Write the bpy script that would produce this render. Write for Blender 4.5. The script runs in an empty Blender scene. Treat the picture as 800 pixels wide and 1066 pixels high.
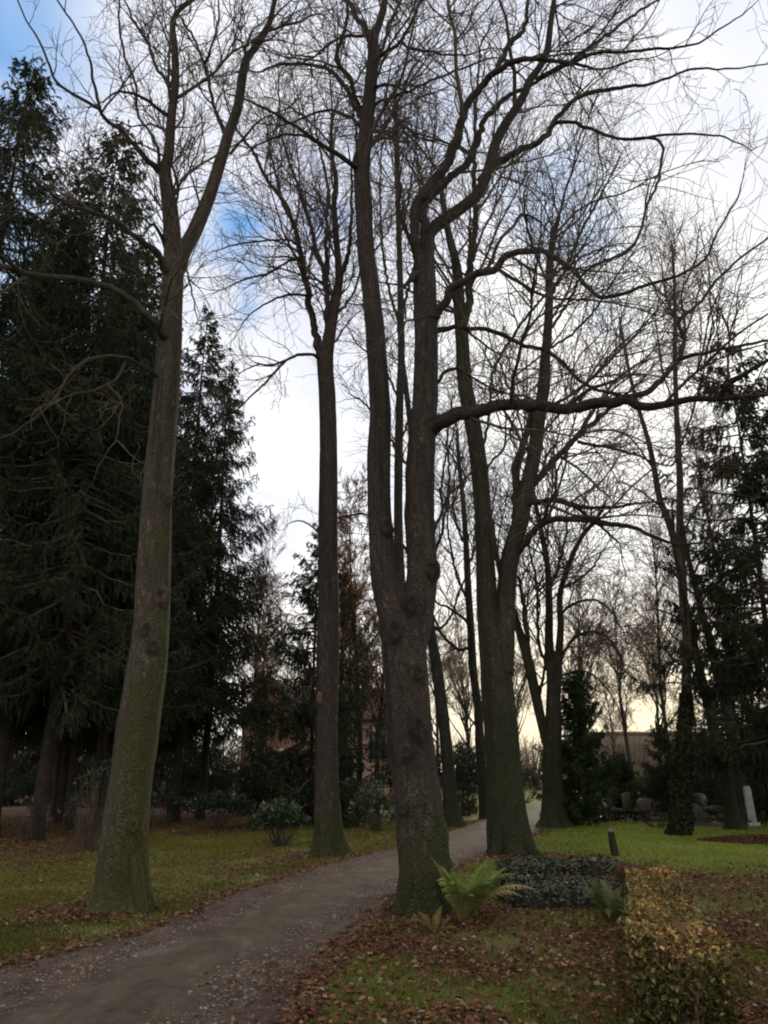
import bpy, math, random
import numpy as np
from math import radians, sin, cos, tan, atan2, pi

rng = np.random.default_rng(11)
random.seed(11)
sc = bpy.context.scene
col = sc.collection

# ------------------------------------------------------------------ camera
F = 830.0; CX, CY = 400.0, 533.0
PITCH = radians(18.15); CAMZ = 1.6
cam_d = bpy.data.cameras.new('camera'); cam = bpy.data.objects.new('camera', cam_d); col.objects.link(cam)
cam.location = (0, 0, CAMZ); cam.rotation_euler = (pi/2 + PITCH, 0, 0)
cam_d.sensor_fit = 'VERTICAL'; cam_d.sensor_height = 24.0
cam_d.lens = 24.0*F/1066.0
cam_d.clip_start = 0.05; cam_d.clip_end = 2000
sc.camera = cam
cp, sp = cos(PITCH), sin(PITCH)

def ray(px, py):
    a = (px-CX)/F; b = (CY-py)/F
    return np.array([a, cp - b*sp, sp + b*cp])
def P(px, py, Y):
    """a point of the place: seen direction (px,py) of the photograph at world distance Y"""
    d = ray(px, py); t = Y/d[1]
    return np.array([0, 0, CAMZ]) + d*t
def T(px, py, Y):
    return Y/ray(px, py)[1]
def G(px, py):
    d = ray(px, py); t = -CAMZ/d[2]
    return np.array([d[0]*t, d[1]*t, 0.0])

# ------------------------------------------------------------------ numpy value noise
def _h(ix, iy, iz, s):
    n = (ix*374761393 + iy*668265263 + iz*2147483647 + s*1274126177) & 0xffffffff
    n = ((n ^ (n >> 13))*1274126177) & 0xffffffff
    n = n ^ (n >> 16)
    return (n & 0xffff)/65535.0
def vnoise(p, s=0):
    p = np.asarray(p, float); i = np.floor(p).astype(np.int64); f = p - i; f = f*f*(3-2*f)
    out = 0
    for dx in (0, 1):
        wx = f[..., 0] if dx else 1-f[..., 0]
        for dy in (0, 1):
            wy = f[..., 1] if dy else 1-f[..., 1]
            for dz in (0, 1):
                wz = f[..., 2] if dz else 1-f[..., 2]
                out = out + wx*wy*wz*_h(i[..., 0]+dx, i[..., 1]+dy, i[..., 2]+dz, s)
    return out*2-1
def fbm(p, o=3, s=0):
    r = 0; a = 1; t = 0
    for k in range(o):
        r = r + a*vnoise(np.asarray(p)*2**k, s+k); t += a; a *= .5
    return r/t
def n2(x, y, sc_, s=0, o=3):
    x = np.asarray(x, float); y = np.asarray(y, float)
    return fbm(np.stack([x*sc_, y*sc_, np.zeros_like(x)+.37], -1), o, s)
def gz(x, y):
    x = np.asarray(x, float); y = np.asarray(y, float)
    fade = np.clip((60-np.hypot(x, y))/25, 0, 1)
    return .05*n2(x, y, .3, 3, 2)*fade
def nrm(v):
    return v/np.maximum(np.linalg.norm(v, axis=-1, keepdims=True), 1e-9)

# ------------------------------------------------------------------ mesh helpers
def mesh_from(name, V, Fq, mat=None, smooth=True, attrs=None, cols=None):
    """V (n,3); Fq list of int arrays (m,k)"""
    if not isinstance(Fq, list): Fq = [Fq]
    me = bpy.data.meshes.new(name)
    V = np.ascontiguousarray(V, dtype=np.float32)
    me.vertices.add(len(V)); me.vertices.foreach_set('co', V.ravel())
    loops = np.concatenate([f.ravel() for f in Fq]).astype(np.int32)
    tot = np.concatenate([np.full(len(f), f.shape[1]) for f in Fq]).astype(np.int32)
    st = np.concatenate([[0], np.cumsum(tot)[:-1]]).astype(np.int32)
    me.loops.add(len(loops)); me.loops.foreach_set('vertex_index', loops)
    me.polygons.add(len(tot)); me.polygons.foreach_set('loop_start', st)
    me.polygons.foreach_set('loop_total', tot)
    if smooth: me.polygons.foreach_set('use_smooth', np.ones(len(tot), bool))
    me.update(calc_edges=True); me.validate()
    if attrs:
        for k, a in attrs.items():
            at = me.attributes.new(k, 'FLOAT_VECTOR', 'POINT')
            at.data.foreach_set('vector', np.ascontiguousarray(a, dtype=np.float32).ravel())
    if cols is not None:
        at = me.attributes.new('col', 'FLOAT_COLOR', 'POINT')
        c = np.ones((len(V), 4), np.float32); c[:, :3] = cols
        at.data.foreach_set('color', c.ravel())
    if mat: me.materials.append(mat)
    return me
def obj(name, me, parent=None, loc=None):
    o = bpy.data.objects.new(name, me); col.objects.link(o)
    if parent is not None: o.parent = parent
    if loc is not None: o.location = loc
    return o
def empty(name, loc, label, cat, group=None):
    o = bpy.data.objects.new(name, None); col.objects.link(o); o.location = loc
    o.empty_display_size = .3
    return tag(o, label, cat, group)
def tag(o, label, cat, group=None):
    o['label'] = label; o['category'] = cat
    if group: o['group'] = group
    return o
def copy_tree(o, loc, rz=0, s=1, label=None, parent=None):
    c = o.copy(); col.objects.link(c)
    if parent is None:
        c.location = loc; c.rotation_euler = (0, 0, rz)
        c.scale = (s, s, s) if np.isscalar(s) else s
        if label: c['label'] = label
    else: c.parent = parent
    for ch in list(o.children): copy_tree(ch, None, parent=c)
    return c

class Acc:
    def __init__(s): s.V = []; s.F = {}; s.C = []; s.A = []; s.n = 0
    def add(s, V, Fq, C=None, A=None):
        V = np.asarray(V, float).reshape(-1, 3)
        s.V.append(V)
        for f in (Fq if isinstance(Fq, list) else [Fq]):
            f = np.asarray(f); s.F.setdefault(f.shape[1], []).append(f + s.n)
        if C is None: C = np.zeros((len(V), 3))
        C = np.broadcast_to(np.asarray(C, float), (len(V), 3)); s.C.append(C)
        s.A.append(np.zeros((len(V), 3)) if A is None else A)
        s.n += len(V)
    def mesh(s, name, mat, smooth=True, base=(0, 0, 0)):
        V = np.concatenate(s.V) - np.asarray(base)
        Fq = [np.concatenate(v) for v in s.F.values()]
        return mesh_from(name, V, Fq, mat, smooth, {'bark': np.concatenate(s.A)}, np.concatenate(s.C))
    def box(s, c, d, rz=0, C=None, bev=0, taper=1.0):
        """chamfered box: c = centre of the underside, d = sizes"""
        x, y, z = d[0]/2, d[1]/2, d[2]
        b = bev
        rings = []
        for (k, zz, t) in ((b, 0, 1), (0, b, 1), (0, z-b, taper), (b, z, taper)):
            X, Y_ = (x-k)*t, (y-k)*t; q = min(b, x*.5, y*.5) or 1e-4
            rings.append([(-X+q, -Y_, zz), (X-q, -Y_, zz), (X, -Y_+q, zz), (X, Y_-q, zz), (X-q, Y_, zz), (-X+q, Y_, zz), (-X, Y_-q, zz), (-X, -Y_+q, zz)])
        R = np.array(rings).reshape(-1, 3)
        R = np.stack([R[:, 0]*cos(rz)-R[:, 1]*sin(rz), R[:, 0]*sin(rz)+R[:, 1]*cos(rz), R[:, 2]], -1) + np.asarray(c)
        f4 = []
        for k in range(3):
            for i in range(8): f4.append((k*8+i, k*8+(i+1) % 8, (k+1)*8+(i+1) % 8, (k+1)*8+i))
        s.add(R, [np.array(f4), np.array([[7-i for i in range(8)]]), np.array([[24+i for i in range(8)]])], C)

def batch_tubes(acc, pts, rad, S, C=None):
    """pts (N,K,3), rad (N,K)"""
    N, K, _ = pts.shape
    if N == 0: return
    tan_ = np.gradient(pts, axis=1); tan_ = nrm(tan_)
    ref = nrm(rng.normal(size=(N, 1, 3)))
    a = nrm(np.cross(tan_, ref)); b = np.cross(tan_, a)
    th = np.arange(S)/S*2*pi
    V = pts[:, :, None] + rad[:, :, None, None]*(a[:, :, None]*np.cos(th)[None, None, :, None] + b[:, :, None]*np.sin(th)[None, None, :, None])
    idx = np.arange(N*K*S).reshape(N, K, S)
    q = np.stack([idx[:, :-1], np.roll(idx[:, :-1], -1, 2), np.roll(idx[:, 1:], -1, 2), idx[:, 1:]], -1).reshape(-1, 4)
    if C is not None and np.ndim(C) == 2: C = np.repeat(C, K*S, axis=0)
    acc.add(V.reshape(-1, 3), q, C)

def catmull(pts, step):
    pts = np.asarray(pts, float)
    p = np.vstack([2*pts[0]-pts[1], pts, 2*pts[-1]-pts[-2]])
    out = []
    for i in range(1, len(p)-2):
        L = np.linalg.norm(p[i+1][:3]-p[i][:3]); n = max(2, int(L/step))
        t = np.linspace(0, 1, n, endpoint=False)[:, None]
        a, b, c, d = p[i-1], p[i], p[i+1], p[i+2]
        out.append(.5*((2*b) + (-a+c)*t + (2*a-5*b+4*c-d)*t**2 + (-a+3*b-3*c+d)*t**3))
    out.append(p[-2][None])
    return np.vstack(out)

def thick_tube(acc, pr, S, lump=.10, ridge=.04, flare=0, fl_h=.35, seed=0, z0=0, cap=True, burl=0):
    """pr (K,4) centre line + radius; parallel transport frames, rough surface"""
    p = pr[:, :3]; r = np.maximum(pr[:, 3], .002); K = len(p)
    t = nrm(np.gradient(p, axis=0))
    a = np.cross(t[0], [0, 1, .1]); a = a/np.linalg.norm(a)
    A = [a]
    for k in range(1, K):
        a = a - t[k]*np.dot(a, t[k]); a = a/max(np.linalg.norm(a), 1e-9); A.append(a)
    A = np.array(A); B = np.cross(t, A)
    s = np.concatenate([[0], np.cumsum(np.linalg.norm(np.diff(p, axis=0), axis=1))])
    th = np.arange(S)/S*2*pi
    R0 = max(r.mean(), .02)
    cs = np.stack([np.cos(th), np.sin(th)], -1)
    q = np.zeros((K, S, 3)); q[:, :, 0] = cs[None, :, 0]*R0; q[:, :, 1] = cs[None, :, 1]*R0; q[:, :, 2] = s[:, None]
    n_l = fbm(q*np.array([1/R0*.9, 1/R0*.9, .55/max(R0, .08)*.5]) + seed*7.3, 3, seed)
    n_r = fbm(q*np.array([1/R0*3.2, 1/R0*3.2, 1.3]) + seed*3.1, 3, seed+5)
    n_b = np.clip(fbm(q*np.array([2.2/R0*.6, 2.2/R0*.6, 2.6]) + seed*1.7, 2, seed+9)-.42, 0, 1)
    rr = r[:, None]*(1 + lump*n_l + ridge*n_r + burl*n_b)
    if flare:
        hz = np.clip(p[:, 2]-z0, 0, None)
        ph = seed*1.3
        lob = .45+.55*np.clip(np.cos(5*th+ph+.9*np.sin(2*th+ph)), -.4, 1)+.15*np.cos(3*th-ph)
        rr = rr*(1 + flare*np.exp(-hz/fl_h)[:, None]*lob[None] + .10*np.exp(-hz/1.2)[:, None]*np.cos(3*th+ph)[None])
    V = p[:, None] + rr[:, :, None]*(A[:, None]*cs[None, :, 0, None] + B[:, None]*cs[None, :, 1, None])
    idx = np.arange(K*S).reshape(K, S)
    f = np.stack([idx[:-1], np.roll(idx[:-1], -1, 1), np.roll(idx[1:], -1, 1), idx[1:]], -1).reshape(-1, 4)
    acc.add(V.reshape(-1, 3), [f, idx[-1][None]], None, q.reshape(-1, 3))

# ------------------------------------------------------------------ materials
def newmat(name):
    m = bpy.data.materials.new(name); m.use_nodes = True
    nt = m.node_tree; nt.nodes.clear()
    out = nt.nodes.new('ShaderNodeOutputMaterial'); b = nt.nodes.new('ShaderNodeBsdfPrincipled')
    nt.links.new(b.outputs[0], out.inputs[0])
    b.inputs['Roughness'].default_value = .85
    b.inputs['Specular IOR Level'].default_value = .25
    return m, nt, b
def N(nt, t, **kw):
    n = nt.nodes.new(t)
    for k, v in kw.items():
        if k in ('inp',):
            for a, b in v.items(): n.inputs[a].default_value = b
        else: setattr(n, k, v)
    return n
def ramp(nt, fac, stops):
    r = nt.nodes.new('ShaderNodeValToRGB'); e = r.color_ramp.elements
    while len(e) < len(stops): e.new(.5)
    for i, (p_, c) in enumerate(stops):
        e[i].position = p_; e[i].color = (*c, 1) if len(c) == 3 else c
    nt.links.new(fac, r.inputs[0]); return r.outputs[0]
def mixc(nt, fac, a, b, mode='MIX'):
    m = nt.nodes.new('ShaderNodeMix'); m.data_type = 'RGBA'; m.blend_type = mode
    for v, i in ((fac, 0), (a, 6), (b, 7)):
        if hasattr(v, 'is_linked'): nt.links.new(v, m.inputs[i])
        elif i == 0: m.inputs[0].default_value = v
        else: m.inputs[i].default_value = (*v, 1)
    return m.outputs[2]
def math_(nt, op, a, b=None, clamp=False):
    m = nt.nodes.new('ShaderNodeMath'); m.operation = op; m.use_clamp = clamp
    for v, i in ((a, 0), (b, 1)):
        if v is None: continue
        if hasattr(v, 'is_linked'): nt.links.new(v, m.inputs[i])
        else: m.inputs[i].default_value = v
    return m.outputs[0]
def noise(nt, vec, scale, detail=4, rough=.6, dist=0):
    n = nt.nodes.new('ShaderNodeTexNoise'); n.inputs['Scale'].default_value = scale
    n.inputs['Detail'].default_value = detail; n.inputs['Roughness'].default_value = rough
    n.inputs['Distortion'].default_value = dist
    nt.links.new(vec, n.inputs['Vector']); return n.outputs[0]
def mapping(nt, vec, s):
    m = nt.nodes.new('ShaderNodeMapping'); m.inputs['Scale'].default_value = s
    nt.links.new(vec, m.inputs[0]); return m.outputs[0]

def nx_side(nt):
    g = nt.nodes.new('ShaderNodeNewGeometry'); s = nt.nodes.new('ShaderNodeSeparateXYZ'); nt.links.new(g.outputs['Normal'], s.inputs[0]); return s.outputs[0]
def bark_mat(name, dark, light, moss=.5, moss_h=3.0, moss_col=(.05, .062, .014), fis=1.0):
    m, nt, b = newmat(name)
    at = N(nt, 'ShaderNodeAttribute', attribute_name='bark').outputs['Vector']
    tc = N(nt, 'ShaderNodeTexCoord').outputs['Object']
    v1 = mapping(nt, at, (1, 1, .20))
    nz = noise(nt, v1, 34*fis, 8, .72, .5)
    vo = nt.nodes.new('ShaderNodeTexVoronoi'); vo.feature = 'DISTANCE_TO_EDGE'
    vo.inputs['Scale'].default_value = 42*fis
    wv = mixc(nt, .30, v1, noise_col(nt, v1, 11))
    nt.links.new(wv, vo.inputs['Vector'])
    crack = math_(nt, 'MULTIPLY', vo.outputs[0], 3.2, True)
    big = noise(nt, at, 1.6, 4, .6)
    c = ramp(nt, nz, [(.36, dark), (.64, tuple(1.25*x for x in light))])
    c = mixc(nt, math_(nt, 'MULTIPLY', math_(nt, 'SUBTRACT', 1.0, crack, True), .55), c, tuple(.35*x for x in dark))
    c = mixc(nt, ramp(nt, big, [(.42, (0, 0, 0)), (.60, (.75, .75, .75))]), c, tuple(.45*x for x in light))
    # damp streaks running down, pale plates
    stv = mapping(nt, at, (1, 1, .04)); stn = noise(nt, stv, 9, 4, .6, .4)
    c = mixc(nt, ramp(nt, stn, [(.38, (.75, .75, .75)), (.52, (0, 0, 0))]), c, tuple(.5*x for x in dark))
    pl = noise(nt, mapping(nt, at, (1, 1, .45)), 7, 5, .7)
    c = mixc(nt, ramp(nt, pl, [(.58, (0, 0, 0)), (.68, (.6, .6, .6))]), c, tuple(1.5*x for x in light))
    # moss and algae: low down and in patches
    sep = N(nt, 'ShaderNodeSeparateXYZ'); nt.links.new(tc, sep.inputs[0])
    low = N(nt, 'ShaderNodeMapRange', clamp=True); nt.links.new(sep.outputs[2], low.inputs[0])
    low.inputs[1].default_value = 0; low.inputs[2].default_value = moss_h; low.inputs[3].default_value = 1; low.inputs[4].default_value = .12
    mp = noise(nt, tc, 2.6, 8, .75)
    mm = ramp(nt, math_(nt, 'ADD', math_(nt, 'ADD', math_(nt, 'MULTIPLY', low.outputs[0], .30*moss/.5), math_(nt, 'MULTIPLY', nx_side(nt), .07)), math_(nt, 'MULTIPLY', mp, .75)), [(.50, (0, 0, 0)), (.60, (1, 1, 1))])
    mc = ramp(nt, noise(nt, tc, 38, 4, .7), [(.3, tuple(.45*x for x in moss_col)), (.7, tuple(1.25*x for x in moss_col))])
    c = mixc(nt, math_(nt, 'MULTIPLY', mm, .8), c, mc)
    nt.links.new(c, b.inputs['Base Color'])
    h = math_(nt, 'ADD', math_(nt, 'MULTIPLY', crack, .6), nz)
    bp = N(nt, 'ShaderNodeBump'); bp.inputs['Strength'].default_value = .9; bp.inputs['Distance'].default_value = .10
    nt.links.new(h, bp.inputs['Height']); nt.links.new(bp.outputs[0], b.inputs['Normal'])
    return m
def noise_col(nt, vec, scale):
    n = nt.nodes.new('ShaderNodeTexNoise'); n.inputs['Scale'].default_value = scale
    nt.links.new(vec, n.inputs['Vector']); return n.outputs[1]
def flat_mat(name, c1, c2, scale=8, rough=.85, spec=.2, bump=.3, trans=0):
    m, nt, b = newmat(name)
    tc = N(nt, 'ShaderNodeTexCoord').outputs['Object']
    nz = noise(nt, tc, scale, 5, .6)
    nt.links.new(ramp(nt, nz, [(.3, c1), (.7, c2)]), b.inputs['Base Color'])
    b.inputs['Roughness'].default_value = rough; b.inputs['Specular IOR Level'].default_value = spec
    bp = N(nt, 'ShaderNodeBump'); bp.inputs['Strength'].default_value = bump; bp.inputs['Distance'].default_value = .02
    nt.links.new(nz, bp.inputs['Height']); nt.links.new(bp.outputs[0], b.inputs['Normal'])
    return m
def leaf_mat(name, rough=.6, spec=.3, trans=.25):
    """colour from the per-leaf vertex colours, a little light coming through"""
    m, nt, b = newmat(name)
    at = N(nt, 'ShaderNodeAttribute', attribute_name='col').outputs['Color']
    tc = N(nt, 'ShaderNodeTexCoord').outputs['Object']
    v = ramp(nt, noise(nt, tc, 60, 3), [(.3, (.65, .65, .65)), (.7, (1.2, 1.2, 1.2))])
    c = mixc(nt, 1.0, at, v, 'MULTIPLY')
    nt.links.new(c, b.inputs['Base Color'])
    b.inputs['Roughness'].default_value = rough; b.inputs['Specular IOR Level'].default_value = spec
    if trans:
        tr = N(nt, 'ShaderNodeBsdfTranslucent'); nt.links.new(c, tr.inputs[0])
        mx = N(nt, 'ShaderNodeMixShader'); mx.inputs[0].default_value = trans
        nt.links.new(b.outputs[0], mx.inputs[1]); nt.links.new(tr.outputs[0], mx.inputs[2])
        nt.links.new(mx.outputs[0], nt.nodes['Material Output'].inputs[0])
    return m

M = {}
M['bark_dark'] = bark_mat('bark_dark', (.042, .031, .025), (.125, .094, .075), .5, 2.0)
M['bark_grey'] = bark_mat('bark_grey', (.055, .043, .030), (.175, .138, .100), .40, 9.0, (.082, .088, .020))
M['bark_mossy'] = bark_mat('bark_mossy', (.040, .034, .023), (.105, .090, .060), .62, 5.0, (.034, .046, .013), .8)
M['bark_far'] = bark_mat('bark_far', (.035, .030, .024), (.10, .088, .066), .5, 4.0, (.035, .045, .016), .6)
M['bark_spruce'] = bark_mat('bark_spruce', (.036, .026, .021), (.085, .062, .050), .3, 1.5, (.03, .04, .015), .8)
M['bark_birch'] = bark_mat('bark_birch', (.035, .028, .018), (.20, .165, .12), .6, 2.5, (.03, .04, .015), .5)
M['twig'] = flat_mat('twig', (.045, .034, .026), (.10, .076, .058), 3)
M['twig_warm'] = flat_mat('twig_warm', (.075, .045, .032), (.14, .085, .06), 3)
M['twig_far_hazed'] = flat_mat('twig_far_hazed', (.12, .09, .065), (.20, .155, .115), 1)  # paler than real twigs: distance haze put into the colour
M['needles'] = leaf_mat('needles', .7, .2, .15)
M['leaves'] = leaf_mat('leaves', .7, .2, .3)
M['glossy'] = leaf_mat('glossy_leaves', .48, .35, .15)
M['grass'] = leaf_mat('grass', .7, .15, .35)

# ------------------------------------------------------------------ path outline as functions of distance
L_px = [(-140, 1066), (-60, 1030), (0, 1010), (60, 996), (100, 986), (165, 963), (250, 931), (330, 905), (400, 886), (440, 874), (478, 862), (500, 855), (535, 846), (600, 836)]
R_px = [(318, 1066), (338, 1030), (352, 1000), (372, 975), (400, 948), (450, 918), (500, 896), (540, 877), (566, 865), (600, 855), (660, 846), (740, 837)]
Lw = np.array([G(*p)[:2] for p in L_px]); Rw = np.array([G(*p)[:2] for p in R_px])
Lw = np.vstack([[-9.0, -3], [-6.2, 3], Lw]); Rw = np.vstack([[-2.6, -3], [-1.3, 3], Rw])
def path_l(y): return np.interp(y, Lw[:, 1], Lw[:, 0])
def path_r(y): return np.interp(y, Rw[:, 1], Rw[:, 0])
YMAX = min(Lw[-1, 1], Rw[-1, 1])
def path_d(x, y):
    """signed: >0 inside the path, metres from the edge"""
    y = np.asarray(y, float)
    d = np.minimum(x - path_l(y), path_r(y) - x) + .14*n2(x, y, 1.1, 21, 3) + .10*n2(x, y, 5, 22, 2)
    return np.where(y > YMAX, -1, d)

# ------------------------------------------------------------------ ground
def ground():
    xs = np.unique(np.concatenate([np.linspace(-14, 16, 121), np.linspace(-60, 60, 81), np.linspace(-900, 900, 31)]))
    ys = np.unique(np.concatenate([np.linspace(-4, 40, 161), np.linspace(-40, 100, 57), np.linspace(-300, 1500, 31)]))
    X, Y_ = np.meshgrid(xs, ys)
    V = np.stack([X, Y_, gz(X, Y_)], -1).reshape(-1, 3)
    i = np.arange(len(V)).reshape(len(ys), len(xs))
    f = np.stack([i[:-1, :-1], i[:-1, 1:], i[1:, 1:], i[1:, :-1]], -1).reshape(-1, 4)
    m, nt, b = newmat('ground_soil_grass')
    tc = N(nt, 'ShaderNodeTexCoord').outputs['Object']
    g1 = noise(nt, tc, .35, 5, .6); g2 = noise(nt, tc, 3.0, 5, .7); g3 = noise(nt, tc, 45, 4, .7)
    grass = ramp(nt, g3, [(.3, (.06, .076, .018)), (.7, (.19, .23, .045))])
    grass = mixc(nt, ramp(nt, g1, [(.4, (0, 0, 0)), (.62, (.45, .45, .45))]), grass, (.075, .070, .022))
    soil = ramp(nt, g3, [(.3, (.045, .026, .015)), (.72, (.16, .085, .046))])
    sep = N(nt, 'ShaderNodeSeparateXYZ'); nt.links.new(tc, sep.inputs[0])
    # litter on the near right and under the spruces, lawn elsewhere
    at = N(nt, 'ShaderNodeAttribute', attribute_name='col').outputs['Color']
    s2 = N(nt, 'ShaderNodeSeparateColor'); nt.links.new(at, s2.inputs[0])
    msk = ramp(nt, math_(nt, 'ADD', math_(nt, 'MULTIPLY', g2, .9), math_(nt, 'SUBTRACT', s2.outputs[0], .45)), [(.42, (0, 0, 0)), (.60, (1, 1, 1))])
    c = mixc(nt, msk, grass, soil)
    nt.links.new(c, b.inputs['Base Color']); b.inputs['Roughness'].default_value = .95
    bp = N(nt, 'ShaderNodeBump'); bp.inputs['Strength'].default_value = .8; bp.inputs['Distance'].default_value = .05
    nt.links.new(g3, bp.inputs['Height']); nt.links.new(bp.outputs[0], b.inputs['Normal'])
    lit = litter(V[:, 0], V[:, 1])
    me = mesh_from('ground', V, f, m, True, None, np.stack([lit]*3, -1))
    o = obj('ground', me); o['kind'] = 'structure'

def litter(x, y):
    """how much brown leaf litter lies at a place, 0..1"""
    x = np.asarray(x, float); y = np.asarray(y, float)
    w = n2(x, y, .45, 40, 3)
    near_r = np.clip((12.5-y)/2.0, 0, 1)*(x > path_r(y)-.4)*.50
    band = np.exp(-((y-13.0-.06*x)/2.2)**2)*np.clip((x-2.0)/1.0, 0, 1)*.80
    spr = np.clip((-5.2-x+.12*(y-18))/2.5, 0, 1)*np.clip((y-15.5)/3, 0, 1)*1.0
    spr2 = np.exp(-((y-25.5)/3.2)**2)*np.clip((-3-x)/1.5, 0, 1)*.9
    edge = np.exp(-np.clip(-path_d(x, y), 0, 9)/.30)*.75*(y < 30)
    left = (x < path_l(y))*.22
    tr = sum(1.1*np.exp(-((x-tx)**2+(y-ty)**2)/rr_) for tx, ty, rr_ in ((-3.6, 10.5, .9), (.55, 10.6, 1.6), (-1.2, 17.6, .8), (2.9, 17.2, 1.8)))
    far = (y > 19)*(x > 2)*-.15
    return np.clip(np.maximum.reduce([near_r, band, spr, spr2, edge, left, tr]) + .42*w + .34*n2(x, y, 1.6, 44, 3) + far, 0, 1)

def path():
    ys = np.concatenate([np.linspace(-3, 12, 90), np.linspace(12.2, YMAX, 90)])
    us = np.linspace(0, 1, 28)
    V = []
    for y in ys:
        l, r = float(path_l(y)), float(path_r(y))
        l += .12*float(n2(l*0+3, y, 1.3, 51)); r += .12*float(n2(9.0, y, 1.3, 52))
        for u in us: V.append((l+(r-l)*u, y, 0))
    V = np.array(V); U = np.tile(us, len(ys))
    V[:, 2] = gz(V[:, 0], V[:, 1]) + .014 + .02*np.sin(U*pi)*0 - .012*(np.abs(U-.5) > .49)
    V[:, 2] += .016*(np.cos((U-.5)*2*pi*1.0)*.5+.5) - .02*np.exp(-((U-.25)/.09)**2) - .02*np.exp(-((U-.75)/.09)**2) + .02*(np.abs(U-.5) < .48)
    i = np.arange(len(V)).reshape(len(ys), len(us))
    f = np.stack([i[:-1, :-1], i[:-1, 1:], i[1:, 1:], i[1:, :-1]], -1).reshape(-1, 4)
    m, nt, b = newmat('path_gravel')
    tc = N(nt, 'ShaderNodeTexCoord').outputs['Object']
    at = N(nt, 'ShaderNodeAttribute', attribute_name='col').outputs['Color']
    s2 = N(nt, 'ShaderNodeSeparateColor'); nt.links.new(at, s2.inputs[0])
    g1 = noise(nt, tc, 1.2, 5, .65); g3 = noise(nt, tc, 70, 4, .75); g4 = noise(nt, tc, 6, 5, .7)
    vo = nt.nodes.new('ShaderNodeTexVoronoi'); vo.inputs['Scale'].default_value = 55; nt.links.new(tc, vo.inputs['Vector'])
    c = ramp(nt, g3, [(.32, (.030, .020, .014)), (.70, (.185, .125, .090))])
    c = mixc(nt, ramp(nt, g1, [(.35, (0, 0, 0)), (.7, (.6, .6, .6))]), c, (.055, .035, .024))
    st = mixc(nt, ramp(nt, vo.outputs[0], [(.10, (1, 1, 1)), (.22, (0, 0, 0))]), c, (.26, .22, .20))
    c = mixc(nt, .35, c, st)
    g5 = noise(nt, mapping(nt, tc, (1, .6, 1)), 2.6, 7, .75, .5)
    c = mixc(nt, ramp(nt, g5, [(.40, (.75, .75, .75)), (.50, (0, 0, 0))]), c, (.032, .021, .015))
    c = mixc(nt, ramp(nt, g5, [(.54, (0, 0, 0)), (.66, (.6, .6, .6))]), c, (.20, .155, .12))
    mo = math_(nt, 'MULTIPLY', s2.outputs[0], ramp(nt, g4, [(.46, (0, 0, 0)), (.60, (1, 1, 1))]))
    c = mixc(nt, math_(nt, 'MULTIPLY', mo, .8), c, (.072, .074, .024))
    nt.links.new(c, b.inputs['Base Color']); b.inputs['Roughness'].default_value = .9
    bp = N(nt, 'ShaderNodeBump'); bp.inputs['Strength'].default_value = 1.0; bp.inputs['Distance'].default_value = .04
    nt.links.new(math_(nt, 'ADD', g3, math_(nt, 'MULTIPLY', g4, .8)), bp.inputs['Height']); nt.links.new(bp.outputs[0], b.inputs['Normal'])
    mos = .85*np.exp(-((U-.52)/.13)**2) + .5*np.exp(-((U)/.06)**2) + .5*np.exp(-((U-1)/.06)**2)
    o = obj('path', mesh_from('path', V, f, m, True, None, np.stack([mos]*3, -1))); o['kind'] = 'structure'

# ------------------------------------------------------------------ leaves, blades
def leaf_quads(acc, c, ax, up, L, W, C, fold=.25):
    """six-point folded leaves. c centre (n,3); ax long axis; up normal"""
    n = len(c); ax = nrm(ax); side = nrm(np.cross(up, ax)); up = np.cross(ax, side)
    L = np.broadcast_to(L, n)[:, None]; W = np.broadcast_to(W, n)[:, None]
    v = np.stack([c-ax*L*.5, c-ax*L*.12+side*W*.5+up*W*fold, c+ax*L*.28+side*W*.36+up*W*fold*.8, c+ax*L*.5,
                  c+ax*L*.28-side*W*.36+up*W*fold*.8, c-ax*L*.12-side*W*.5+up*W*fold], 1)
    i = (np.arange(n)*6)[:, None]
    f = np.concatenate([i+np.array([[0, 1, 2, 3]]), i+np.array([[0, 3, 4, 5]])])
    acc.add(v.reshape(-1, 3), f, np.repeat(C, 6, axis=0))
def spikes(acc, c, d, L, W, C):
    n = len(c); d = nrm(d); s = nrm(np.cross(d, rng.normal(size=(n, 3))))
    L = np.broadcast_to(L, n)[:, None]; W = np.broadcast_to(W, n)[:, None]
    v = np.stack([c-s*W*.5, c+s*W*.5, c+d*L], 1)
    acc.add(v.reshape(-1, 3), (np.arange(n)*3)[:, None]+np.array([[0, 1, 2]]), np.repeat(C, 3, axis=0))
def palette(n, cols, var=.2):
    c = np.array(cols)[rng.integers(len(cols), size=n)]
    return c*(1+var*rng.normal(size=(n, 1))).clip(.4, 1.8)

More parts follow.
